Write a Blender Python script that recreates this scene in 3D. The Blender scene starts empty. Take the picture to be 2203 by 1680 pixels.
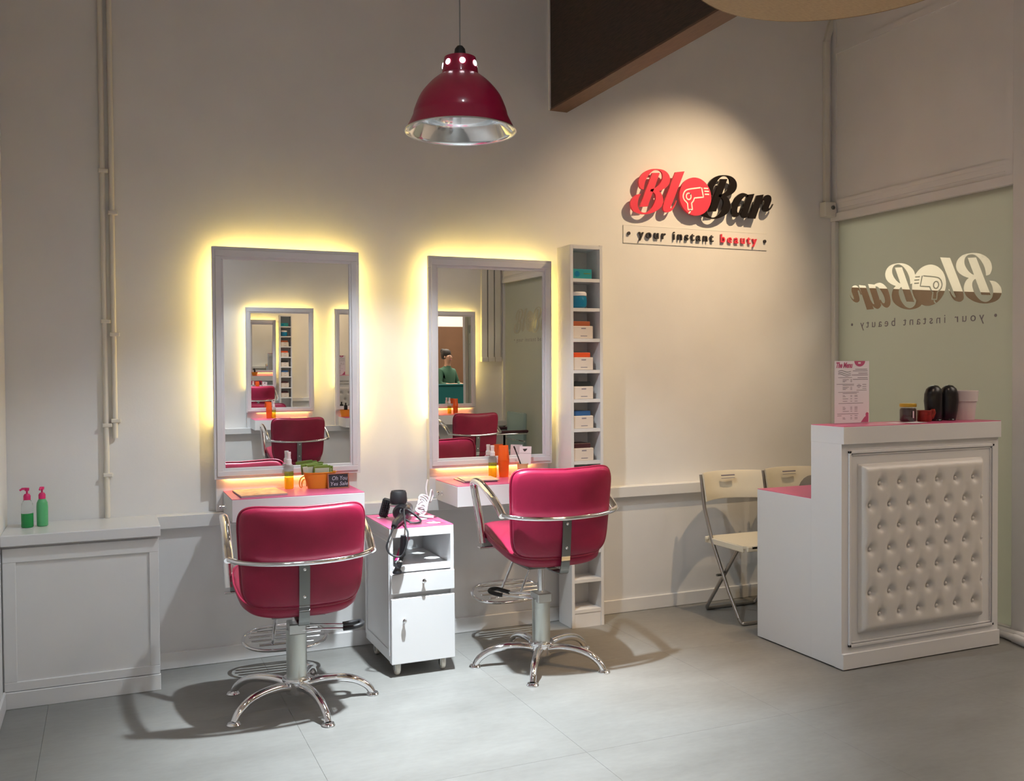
import bpy, bmesh, math, random
from mathutils import Vector, Matrix
PI = math.pi
random.seed(7)
C = bpy.context.scene.collection
sc = bpy.context.scene

# ------------------------------------------------------------------ camera
F_PX, YAW, PITCH, ROLL = 2015.0, .4085, -.0212, .0068
fw = Vector((math.sin(YAW)*math.cos(PITCH), math.cos(YAW)*math.cos(PITCH), math.sin(PITCH)))
rt = Vector((math.cos(YAW), -math.sin(YAW), 0)); dn = fw.cross(rt)
r2 = math.cos(ROLL)*rt + math.sin(ROLL)*dn
d2 = -math.sin(ROLL)*rt + math.cos(ROLL)*dn
cam = bpy.data.cameras.new('camera'); cam_o = bpy.data.objects.new('camera', cam); C.objects.link(cam_o)
up = -d2; bk = -fw
cam_o.matrix_world = Matrix(((r2.x, up.x, bk.x, 0), (r2.y, up.y, bk.y, 0), (r2.z, up.z, bk.z, 1.4), (0, 0, 0, 1)))
cam.sensor_fit = 'HORIZONTAL'; cam.sensor_width = 36; cam.lens = 36*F_PX/2203
cam.clip_start = .02
sc.camera = cam_o

# ------------------------------------------------------------------ world, exposure, main lights
w = bpy.data.worlds.new('world'); sc.world = w; w.use_nodes = True
w.node_tree.nodes['Background'].inputs[0].default_value = (.9, .85, .8, 1)
w.node_tree.nodes['Background'].inputs[1].default_value = .02
vs = sc.view_settings
vs.view_transform = 'Standard'; vs.look = 'None'; vs.gamma = 1; vs.use_curve_mapping = False
vs.exposure = 0.0

P_PEND, P_SIGN, P_LED = 740, 205, 5.5
COOL = (.86, .95, 1.0); WARM = (1.0, .72, .42)

def light(name, kind, loc, power, col, aim=None, **kw):
    l = bpy.data.lights.new(name, kind); l.energy = power; l.color = col
    for k, v in kw.items(): setattr(l, k, v)
    o = bpy.data.objects.new(name, l); C.objects.link(o); o.location = loc
    if aim is not None:
        o.rotation_euler = (Vector(aim)-Vector(loc)).to_track_quat('-Z', 'Y').to_euler()
    return o
# track spotlight on the sign, unseen fill lamps added under the salon ceiling, area lights of the mall outside
light('sign_spot', 'SPOT', (3.62, 3.50, 3.52), P_SIGN, WARM, (3.02, 4.73, 1.70), spot_size=1.20, spot_blend=1.0, shadow_soft_size=.025)
light('track_spot', 'SPOT', (2.95, 2.70, 3.52), 260, (1, .62, .28), (2.46, 3.85, 0), spot_size=.50, spot_blend=1.0, shadow_soft_size=.03)
FILL = [(0.9, 1.8, 44, (.90, .94, 1)), (3.3, 1.6, 64, (1, .72, .50)), (3.3, .2, 16, (1, .84, .74)), (.5, .2, 44, (.90, .94, 1))]
for x, y, p, c in FILL:
    light('ceiling_fill_lamp', 'SPOT', (x, y, 3.66), p, c, (x, y, 0), spot_size=2.6, spot_blend=1, shadow_soft_size=.07)
light('mall_area_light', 'AREA', (6.6, 6.6, 3.78), 280, (1, .87, .72), (6.6, 6.6, 0), shape='RECTANGLE', size=2.5, size_y=3.0)
light('mall_area_light', 'AREA', (9.8, 7.4, 3.78), 55, (1, .90, .78), (9.8, 7.4, 0), shape='RECTANGLE', size=2.5, size_y=1.6)  # unseen, added to brighten the mall wall behind the glass lettering
light('mall_area_light', 'AREA', (6.6, 1.6, 3.78), 90, (1, .87, .74), (6.6, 1.6, 0), shape='RECTANGLE', size=2.5, size_y=3.0)

# ------------------------------------------------------------------ materials
M = {}
def mat(name, col, rough=.5, metal=0., noise=0., nscale=30, bump=0., bscale=200, emit=None, estr=0., alpha=None, trans=0., ior=1.45, coat=0., stretch=None):
    m = bpy.data.materials.new(name); m.use_nodes = True; nt = m.node_tree
    b = nt.nodes['Principled BSDF']
    b.inputs['Base Color'].default_value = (*col, 1); b.inputs['Roughness'].default_value = rough
    b.inputs['Metallic'].default_value = metal; b.inputs['IOR'].default_value = ior
    b.inputs['Transmission Weight'].default_value = trans; b.inputs['Coat Weight'].default_value = coat
    if emit: b.inputs['Emission Color'].default_value = (*emit, 1); b.inputs['Emission Strength'].default_value = estr
    if alpha is not None: b.inputs['Alpha'].default_value = alpha
    if noise or bump:
        tc = nt.nodes.new('ShaderNodeTexCoord'); src = tc.outputs['Object']
        if stretch:
            mp = nt.nodes.new('ShaderNodeMapping'); mp.inputs['Scale'].default_value = stretch
            nt.links.new(src, mp.inputs[0]); src = mp.outputs[0]
    if noise:
        n = nt.nodes.new('ShaderNodeTexNoise'); n.inputs['Scale'].default_value = nscale; n.inputs['Detail'].default_value = 5
        nt.links.new(src, n.inputs['Vector'])
        r = nt.nodes.new('ShaderNodeValToRGB')
        r.color_ramp.elements[0].position = .3; r.color_ramp.elements[1].position = .7
        r.color_ramp.elements[0].color = (*[c*(1-noise) for c in col], 1)
        r.color_ramp.elements[1].color = (*[min(1, c*(1+noise)) for c in col], 1)
        nt.links.new(n.outputs['Fac'], r.inputs[0]); nt.links.new(r.outputs[0], b.inputs['Base Color'])
    if bump:
        n2 = nt.nodes.new('ShaderNodeTexNoise'); n2.inputs['Scale'].default_value = bscale; n2.inputs['Detail'].default_value = 3
        nt.links.new(src, n2.inputs['Vector'])
        bp = nt.nodes.new('ShaderNodeBump'); bp.inputs['Strength'].default_value = bump; bp.inputs['Distance'].default_value = .002
        nt.links.new(n2.outputs['Fac'], bp.inputs['Height']); nt.links.new(bp.outputs[0], b.inputs['Normal'])
    M[name] = m; return m

mat('wall_paint', (.765, .755, .75), .85, noise=.03, nscale=3, bump=.12, bscale=120)
mat('white_paint', (.71, .705, .705), .45, noise=.015, nscale=6)
mat('white_gloss', (.68, .68, .69), .28)
mat('frame_white', (.70, .685, .70), .4)
mat('ceiling_paint', (.66, .64, .61), .9, noise=.03, nscale=3)
mat('dark_wood', (.040, .025, .017), .6, noise=.45, nscale=14, stretch=(1, 1, 14))
mat('brown_wood', (.115, .062, .035), .55, noise=.2, nscale=14, stretch=(14, 1, 1))
mat('pink_laminate', (.60, .105, .235), .34)
mat('pink_vinyl', (.26, .009, .042), .38, noise=.12, nscale=9, bump=.10, bscale=260)
mat('pink_piping', (.24, .007, .036), .35)
mat('chrome', (.88, .88, .90), .07, 1)
mat('satin_steel', (.60, .61, .60), .30, 1)
mat('strap_steel', (.24, .25, .245), .34, 1)
mat('galv_cover', (.62, .65, .62), .32, .85)
mat('black_rubber', (.018, .018, .020), .5)
mat('black_gloss', (.010, .009, .011), .28)
mat('mirror_glass', (.93, .94, .935), .0, 1)
mat('lamp_magenta', (.34, .012, .055), .30, coat=.25)
mat('lamp_reflector', (.86, .88, .90), .10, 1)
mat('lamp_hole_glow', (1, 1, 1), .5, emit=(1, .93, .97), estr=9)
mat('bulb_glow', (1, 1, 1), .5, emit=COOL, estr=14)
mat('led_yellow', (1, .9, .5), .5, emit=(1, .73, .20), estr=P_LED*8)
mat('led_amber', (1, .7, .3), .5, emit=(1, .58, .17), estr=P_LED*9)
mat('drum_weave', (.50, .35, .20), .8, noise=.16, nscale=60, stretch=(1, 9, 1))
mat('silver_card', (.60, .60, .58), .5)
mat('sign_pink', (.80, .055, .10), .35)
mat('sign_black', (.012, .009, .008), .12)
mat('sign_plate', (.765, .755, .75), .7)
mat('print_white', (.85, .83, .80), .6)
mat('ink_black', (.03, .026, .03), .6)
mat('ink_grey', (.26, .23, .27), .6)
mat('ink_pink', (.52, .10, .22), .6)
mat('paper_white', (.82, .79, .84), .6)
mat('orange_plastic', (.75, .10, .008), .3)
mat('yellow_bucket', (.70, .26, .02), .4)
mat('cup_beige', (.66, .45, .22), .55)
mat('green_pack', (.15, .22, .03), .45)
mat('pack_label', (.55, .56, .45), .4)
mat('slate', (.022, .020, .026), .7)
mat('wood_thin', (.34, .12, .07), .5)
mat('chalk', (.42, .42, .48), .9)
mat('teal_card', (.012, .26, .30), .5)
mat('jar_blue', (.008, .17, .33), .2)
mat('carton', (.70, .61, .53), .55)
mat('lid_brown', (.35, .09, .035), .4); mat('lid_orange', (.70, .085, .02), .4); mat('lid_black', (.015, .018, .018), .4)
mat('lid_blue', (.03, .10, .26), .4); mat('lid_plum', (.06, .018, .022), .4)
mat('folding_plastic', (.74, .68, .55), .45)
mat('tube_grey', (.40, .38, .36), .28, .9)
mat('pad_leather', (.63, .61, .59), .33, bump=.06, bscale=300)
mat('pump_pink', (.60, .02, .14), .35)
mat('soap_green', (.02, .26, .065), .25)
mat('bottle_green', (.10, .42, .18), .3)
mat('clear_plastic', (.90, .93, .92), .06, trans=.92, ior=1.2)
mat('oil_yellow', (.85, .62, .02), .08, trans=.55, ior=1.3)
mat('tonic_green', (.55, .66, .10), .08, trans=.7, ior=1.3)
mat('sprayer_white', (.80, .77, .78), .4)
mat('magazine_cover', (.72, .42, .22), .35, noise=.55, nscale=22)
mat('magazine_cover_pale', (.75, .52, .42), .35, noise=.35, nscale=14)
mat('magazine_pages', (.62, .55, .55), .7)
mat('dark_paper', (.12, .05, .05), .5)
mat('flyer', (.75, .55, .62), .5)
mat('pipe_paint', (.72, .68, .60), .5)
mat('trunking', (.72, .70, .64), .5)
mat('jam', (.035, .008, .012), .3)
mat('gold_lid', (.60, .38, .05), .3, .6)
mat('red_clay', (.28, .025, .015), .45, noise=.3, nscale=60)
mat('white_pot', (.66, .60, .60), .5)
mat('grey_fabric', (.16, .145, .13), .9)
mat('cable_white', (.78, .72, .76), .4)
mat('hair_plug', (.012, .012, .014), .4)
mat('mall_cream', (.85, .76, .66), .8); mat('mall_brown', (.10, .048, .022), .7, noise=.1, nscale=3)
mat('mall_floor', (.35, .32, .29), .4)
mat('kiosk_teal', (.012, .16, .17), .5)
mat('skin', (.45, .25, .17), .5); mat('hair_dark', (.012, .008, .007), .6); mat('shirt_green', (.04, .11, .07), .8)
mat('dark_trousers', (.02, .02, .025), .8)
mat('pvc_white', (.72, .72, .74), .35)
mat('sea_glass', (.55, .72, .70), .1, trans=.6)
mat('arm_leather', (.05, .012, .02), .4)

def floor_material(tint):
    m = bpy.data.materials.new('floor_vinyl'); m.use_nodes = True; nt = m.node_tree; b = nt.nodes['Principled BSDF']
    tc = nt.nodes.new('ShaderNodeNewGeometry')
    n1 = nt.nodes.new('ShaderNodeTexNoise'); n1.inputs['Scale'].default_value = 1.6; n1.inputs['Detail'].default_value = 6; n1.inputs['Roughness'].default_value = .6
    n2 = nt.nodes.new('ShaderNodeTexNoise'); n2.inputs['Scale'].default_value = 22; n2.inputs['Detail'].default_value = 4
    mp = nt.nodes.new('ShaderNodeMapping'); mp.inputs['Scale'].default_value = (1, 2.2, 1)
    nt.links.new(tc.outputs['Position'], mp.inputs[0]); nt.links.new(mp.outputs[0], n1.inputs['Vector']); nt.links.new(mp.outputs[0], n2.inputs['Vector'])
    mx = nt.nodes.new('ShaderNodeMath'); mx.operation = 'MULTIPLY_ADD'; mx.inputs[1].default_value = .35
    nt.links.new(n2.outputs['Fac'], mx.inputs[0]); nt.links.new(n1.outputs['Fac'], mx.inputs[2])
    r = nt.nodes.new('ShaderNodeValToRGB')
    r.color_ramp.elements[0].position = .42; r.color_ramp.elements[0].color = (.215*tint, .212*tint, .200*tint, 1)
    r.color_ramp.elements[1].position = .92; r.color_ramp.elements[1].color = (.305*tint, .303*tint, .290*tint, 1)
    nt.links.new(mx.outputs[0], r.inputs[0]); nt.links.new(r.outputs[0], b.inputs['Base Color'])
    b.inputs['Roughness'].default_value = .42
    return m
M['floor'] = floor_material(.80)

def mixmat(name, parts):
    """frosted film / clear pane: mix of simple closures"""
    m = bpy.data.materials.new(name); m.use_nodes = True; nt = m.node_tree
    for n in list(nt.nodes): nt.nodes.remove(n)
    out = nt.nodes.new('ShaderNodeOutputMaterial'); cur = None
    for typ, col, rough, fac in parts:
        s = nt.nodes.new(typ); s.inputs['Color'].default_value = (*col, 1)
        if rough is not None: s.inputs['Roughness'].default_value = rough
        if cur is None: cur = s.outputs[0]
        else:
            mx = nt.nodes.new('ShaderNodeMixShader'); mx.inputs[0].default_value = fac
            nt.links.new(cur, mx.inputs[1]); nt.links.new(s.outputs[0], mx.inputs[2]); cur = mx.outputs[0]
    nt.links.new(cur, out.inputs[0]); M[name] = m
mixmat('frost_film', [('ShaderNodeBsdfDiffuse', (.50, .51, .47), 1, 0), ('ShaderNodeBsdfTranslucent', (.76, .76, .71), None, .6), ('ShaderNodeBsdfGlossy', (.8, .85, .82), .35, .06)])
mixmat('clear_pane', [('ShaderNodeBsdfTransparent', (.90, .95, .92), None, 0), ('ShaderNodeBsdfGlossy', (1, 1, 1), .0, .05)])
mixmat('acrylic', [('ShaderNodeBsdfTransparent', (.96, .96, .97), None, 0), ('ShaderNodeBsdfGlossy', (1, 1, 1), .02, .07)])

# ------------------------------------------------------------------ geometry helpers
def world_loc(o):
    v = Vector((0, 0, 0))
    while o is not None: v += o.location; o = o.parent
    return v

class MB:
    def __init__(s): s.bm = bmesh.new()
    def box(s, x0, x1, y0, y1, z0, z1, bev=0., seg=1):
        g = bmesh.ops.create_cube(s.bm, size=1)
        for v in g['verts']:
            v.co = Vector(((x0+x1)/2+v.co.x*(x1-x0), (y0+y1)/2+v.co.y*(y1-y0), (z0+z1)/2+v.co.z*(z1-z0)))
        if bev:
            es = list({e for v in g['verts'] for e in v.link_edges})
            bmesh.ops.bevel(s.bm, geom=es, offset=bev, segments=seg, profile=.5, affect='EDGES')
        return s
    def rings(s, rings, cap0=True, cap1=True, close=True):
        vs = [[s.bm.verts.new(p) for p in r] for r in rings]; n = len(rings[0])
        for a, b in zip(vs[:-1], vs[1:]):
            for i in range(n if close else n-1):
                j = (i+1) % n
                try: s.bm.faces.new((a[i], a[j], b[j], b[i]))
                except ValueError: pass
        if cap0 and n > 2: s.bm.faces.new(list(reversed(vs[0])))
        if cap1 and n > 2: s.bm.faces.new(vs[-1])
        return s
    def lathe(s, prof, c=(0, 0, 0), seg=28, axis='Z', sx=1, sy=1):
        rings = []
        for r, h in prof:
            ring = []
            for i in range(seg):
                a = 2*PI*i/seg; p = (max(r, 1e-5)*math.cos(a)*sx, max(r, 1e-5)*math.sin(a)*sy, h)
                if axis == 'X': p = (p[2], p[0], p[1])
                if axis == 'Y': p = (p[0], p[2], -p[1])
                ring.append((c[0]+p[0], c[1]+p[1], c[2]+p[2]))
            rings.append(ring)
        cl = prof[0] == prof[-1]
        return s.rings(rings, not cl, not cl)
    def cyl(s, c, r, h0, h1, seg=20, axis='Z'): return s.lathe([(r, h0), (r, h1)], c, seg, axis)
    def tube(s, pts, r, seg=10, closed=False, flat=None):
        """sweep along pts; r number or list; flat=(normal vector, ratio) squashes the section"""
        P = [Vector(p) for p in pts]; n = len(P); rings = []
        ups = None
        for i in range(n):
            if closed: t = P[(i+1) % n]-P[i-1]
            else: t = P[min(i+1, n-1)]-P[max(i-1, 0)]
            t.normalize()
            if ups is None:
                ups = Vector((0, 0, 1)) if abs(t.z) < .9 else Vector((0, 1, 0))
                if flat: ups = Vector(flat[0])
            a = ups-t*ups.dot(t)
            if a.length < 1e-5: a = Vector((1, 0, 0))-t*t.x
            a.normalize(); b = t.cross(a); ups = a
            rr = r[i] if isinstance(r, (list, tuple)) else r
            k = flat[1] if flat else 1
            rings.append([P[i]+a*rr*k*math.cos(2*PI*q/seg)+b*rr*math.sin(2*PI*q/seg) for q in range(seg)])
        if closed: rings.append(rings[0])
        return s.rings(rings, not closed, not closed)
    def prism(s, poly, d0, d1, plane='XZ'):
        """extrude a 2D polygon; XZ: (x,z) along y d0..d1 ; YZ: (y,z) along x ; XY: (x,y) along z"""
        def P(p, d):
            return {'XZ': (p[0], d, p[1]), 'YZ': (d, p[0], p[1]), 'XY': (p[0], p[1], d)}[plane]
        a = [s.bm.verts.new(P(p, d0)) for p in poly]; b = [s.bm.verts.new(P(p, d1)) for p in poly]; n = len(poly)
        f0 = s.bm.faces.new(list(reversed(a))); f1 = s.bm.faces.new(b)
        for i in range(n): s.bm.faces.new((a[i], a[(i+1) % n], b[(i+1) % n], b[i]))
        f0.normal_update(); f1.normal_update()
        if n > 4: bmesh.ops.triangulate(s.bm, faces=[f0, f1])
        return s
    def pad(s, a, b, th, n=5., deform=None, seg=64, nr=7, p=2.6):
        """cushion lying in XY, half sizes a,b, thickness th, superellipse outline"""
        def outline(k):
            t = 2*PI*k/seg; c, q = math.cos(t), math.sin(t)
            return math.copysign(abs(c)**(2/n), c)*a, math.copysign(abs(q)**(2/n), q)*b
        O = [outline(k) for k in range(seg)]
        rs = [0.02]+[math.sin(i/nr*PI/2) for i in range(1, nr+1)]
        rings = []
        for sg in (1, -1):
            L = []
            for r in rs:
                z = sg*th/2*max(0, 1-r**p)**(1/p)
                ring = [Vector((x*r, y*r, z)) for x, y in O]
                L.append([deform(v) if deform else v for v in ring])
            rings += L if sg == 1 else list(reversed(L))[1:]
        return s.rings(rings)
    def add(s, other, mtx=None):
        me = bpy.data.meshes.new('t'); other.bm.to_mesh(me)
        if mtx is not None: me.transform(mtx)
        s.bm.from_mesh(me); bpy.data.meshes.remove(me); return s
    def mesh(s, name, sharp=35):
        bmesh.ops.remove_doubles(s.bm, verts=s.bm.verts, dist=1e-6)
        bmesh.ops.recalc_face_normals(s.bm, faces=s.bm.faces)
        me = bpy.data.meshes.new(name); s.bm.to_mesh(me); s.bm.free()
        me.polygons.foreach_set('use_smooth', [True]*len(me.polygons)); me.set_sharp_from_angle(angle=math.radians(sharp))
        return me
    def build(s, name, m, parent=None, world=False, sharp=35):
        me = s.mesh(name, sharp)
        if isinstance(m, str): m = M[m]
        me.materials.append(m)
        o = bpy.data.objects.new(name, me); C.objects.link(o)
        if parent is not None:
            if world: me.transform(Matrix.Translation(-world_loc(parent)))
            o.parent = parent
        return o

def thing(name, label, cat, loc=(0, 0, 0), rz=0., group=None):
    o = bpy.data.objects.new(name, None); C.objects.link(o); o.empty_display_size = .05
    o.location = loc; o.rotation_euler = (0, 0, rz); return tag(o, label, cat, group)
def tag(o, label, cat, group=None):
    o['label'] = label; o['category'] = cat
    if group: o['group'] = group
    return o
def base_origin(o, loc):
    """move a top-level mesh's origin to its base"""
    o.data.transform(Matrix.Translation(-Vector(loc))); o.location = loc; return o
def struct(o): o['kind'] = 'structure'; return o
def box_o(name, m, parent, x0, x1, y0, y1, z0, z1, bev=.0, seg=1, world=True):
    return MB().box(x0, x1, y0, y1, z0, z1, bev, seg).build(name, m, parent, world)
def copy_tree(o, parent=None):
    c = o.copy(); C.objects.link(c)
    if parent is not None: c.parent = parent
    for ch in list(o.children): copy_tree(ch, c)
    return c
def crom(pts, per=6, closed=False):
    """smooth a polyline; a point with a third item is a sharp corner"""
    n = len(pts); out = []
    P = [(p[0], p[1]) for p in pts]; K = [len(p) > 2 for p in pts]
    for i in range(n if closed else n-1):
        a, b = i, (i+1) % n
        p1, p2 = P[a], P[b]
        p0 = p1 if (K[a] or (not closed and a == 0)) else P[a-1]
        p3 = p2 if (K[b] or (not closed and b == n-1)) else P[(b+1) % n]
        for q in range(per):
            t = q/per
            out.append(tuple(.5*((2*p1[k])+(-p0[k]+p2[k])*t+(2*p0[k]-5*p1[k]+4*p2[k]-p3[k])*t*t+(-p0[k]+3*p1[k]-3*p2[k]+p3[k])*t**3) for k in (0, 1)))
    if not closed: out.append(P[-1])
    return out
def crom3(pts, per=6):
    a = crom([(p[0], p[1]) for p in pts], per); b = crom([(p[2], 0) for p in pts], per)
    return [(x, y, z[0]) for (x, y), z in zip(a, b)]
def text_mb(s, size, ext=.0005, spacing=1., shear=0., align='LEFT', offset=0.):
    """text in the XZ plane, reading left to right seen from -Y"""
    cu = bpy.data.curves.new('t', 'FONT'); cu.body = s; cu.size = size; cu.extrude = ext; cu.space_character = spacing
    cu.shear = shear; cu.align_x = align; cu.offset = offset; cu.resolution_u = 3
    o = bpy.data.objects.new('t', cu); C.objects.link(o)
    dg = bpy.context.evaluated_depsgraph_get(); me = bpy.data.meshes.new_from_object(o.evaluated_get(dg))
    bpy.data.objects.remove(o); bpy.data.curves.remove(cu)
    me.transform(Matrix.Rotation(PI/2, 4, 'X'))
    mb = MB(); mb.bm.from_mesh(me); bpy.data.meshes.remove(me); return mb
def bounds(mb):
    xs = [v.co.x for v in mb.bm.verts]; zs = [v.co.z for v in mb.bm.verts]; return min(xs), max(xs), min(zs), max(zs)
def fit_x(mb, x0, x1, z0, h=None):
    a, b, c, d = bounds(mb); k = (x1-x0)/(b-a); kz = k if h is None else h/(d-c)
    for v in mb.bm.verts: v.co.x = x0+(v.co.x-a)*k; v.co.z = z0+(v.co.z-c)*kz
    return mb
def boolean_cut(target, cutter):
    md = target.modifiers.new('b', 'BOOLEAN'); md.object = cutter; md.operation = 'DIFFERENCE'; md.solver = 'EXACT'; md.use_self = True
    dg = bpy.context.evaluated_depsgraph_get(); me = bpy.data.meshes.new_from_object(target.evaluated_get(dg))
    target.modifiers.clear(); old = target.data; target.data = me; me.name = old.name; bpy.data.meshes.remove(old)
    cd = cutter.data; bpy.data.objects.remove(cutter); bpy.data.meshes.remove(cd)

# ------------------------------------------------------------------ the room
WY, OY = 4.73, -.90          # upper faces of the two long walls
CEIL = 3.70
GX = 4.32                    # glass partition / shop front plane
LX = -.415                   # left wall

# floor: big vinyl tiles with hairline seams
fl = MB().box(LX-.1, GX+.15, OY-.1, WY+.1, -.06, -.004).build('floor', M['floor']); struct(fl)
tile_me = {}
def tile(x0, x1, y0, y1):
    k = (round(x1-x0, 3), round(y1-y0, 3))
    if k not in tile_me:
        me = MB().box(.0004, k[0]-.0004, .0004, k[1]-.0004, -.004, 0, .0003).mesh('tile'); me.materials.append(M['floor']); tile_me[k] = me
    o = bpy.data.objects.new('tile', tile_me[k]); C.objects.link(o); o.location = (x0, y0, 0); o.parent = fl
xs = [LX-.1]+[1.595+.92*k for k in range(-2, 3) if LX < 1.595+.92*k < GX]+[GX+.15]
ys = [OY-.1]+[3.019+.92*k for k in range(-4, 2)]+[WY+.1]
for a, b in zip(xs[:-1], xs[1:]):
    for c, d in zip(ys[:-1], ys[1:]): tile(a, b, c, d)

def wall(name, x0, x1, y0, y1, z0, z1, m='wall_paint'):
    return struct(MB().box(x0, x1, y0, y1, z0, z1).build(name, M[m]))
wall('wall_back', LX-.1, GX+.02, WY, WY+.1, -.05, CEIL)
wall('wall_left', LX-.1, LX, OY-.1, WY+.1, -.05, CEIL)
wall('wall_front', LX-.1, GX+.1, OY-.1, OY, -.05, CEIL)
wall('ceiling', LX-.1, GX+.15, OY-.1, WY+.1, CEIL, CEIL+.1, 'ceiling_paint')

# wainscot with capped ledge and skirting on both long walls
def wainscot(side, x0, x1, y, s):
    o = MB().box(x0, x1, *sorted((y-s*.035, y)), 0, .70).build('trim_1' if s > 0 else 'trim_2', M['white_paint']); struct(o)
    box_o('ledge_cap', 'white_paint', o, x0, x1, *sorted((y-s*.070, y)), .668, .730, .003)
    b = struct(MB().box(x0, x1, *sorted((y-s*.050, y-s*.034)), 0, .078, .003).build('baseboard_'+side, M['white_paint']))
wainscot('back', .20, GX, WY, 1)
wainscot('front', LX, GX, OY, -1)
struct(MB().box(LX, LX+.012, OY, 4.39, 0, .078, .003).build('baseboard_left', M['white_paint']))

# dark timber bulkhead running across the room above
o = MB().box(2.289, 2.392, OY, WY, 2.855, CEIL).build('trim_3', M['dark_wood']); struct(o)
box_o('soffit_board', 'brown_wood', o, 2.287, 2.394, OY+.002, WY-.002, 2.846, 2.856)
box_o('edge_bead', 'wall_paint', o, 2.281, 2.289, WY-.012, WY, 2.848, CEIL)

# ------------------------------------------------------------------ low boxed cupboard in the left corner
t = thing('corner_cupboard', 'low white boxed-in cupboard in the left corner under the pipes', 'cupboard', (-.105, 4.55, 0))
box_o('carcass', 'white_paint', t, LX+.001, .200, 4.415, WY, 0, .680)
fr = MB(); X0, X1 = LX+.006, .200
fr.box(X0, X1, 4.400, 4.416, .612, .672, .002).box(X0, X1, 4.400, 4.416, .072, .110, .002)
fr.box(X0, -.360, 4.400, 4.416, .110, .612, .002).box(.160, X1, 4.400, 4.416, .110, .612, .002)
fr.build('frame', 'white_paint', t, True)
box_o('panel', 'white_paint', t, -.360, .160, 4.408, 4.416, .110, .612)
box_o('plinth', 'white_paint', t, X0-.004, .202, 4.392, 4.416, 0, .070, .002)
box_o('top', 'white_gloss', t, LX+.001, .208, 4.375, WY, .684, .730, .003)

# vertical pipes above the cupboard
def pipe(label, x, y, r, z0, z1, clips, box=False):
    t = thing('conduit_pipe', label, 'pipe', (x, y, z0), group='pipes on the back wall')
    mb = MB()
    if box: mb.box(x-r, x+r, y-r, WY, z0, z1, .002)
    else: mb.cyl((x, y, 0), r, z0, z1, 16)
    mb.build('tube', 'pipe_paint', t, True)
    for z in clips:
        MB().box(x-r*1.5, x+r*2.2, y-r*1.25, WY, z-.009, z+.009, .003).build('clip', 'pipe_paint', t, True)
pipe('longer cream painted pipe reaching down to the corner cupboard top', -.004, WY-.018, .0115, .731, CEIL, (2.33, 1.64, 1.16, .93))
pipe('shorter cream painted pipe ending above the corner cupboard', .034, WY-.018, .0115, 1.10, CEIL, (2.14, 1.58, 1.18))

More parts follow.
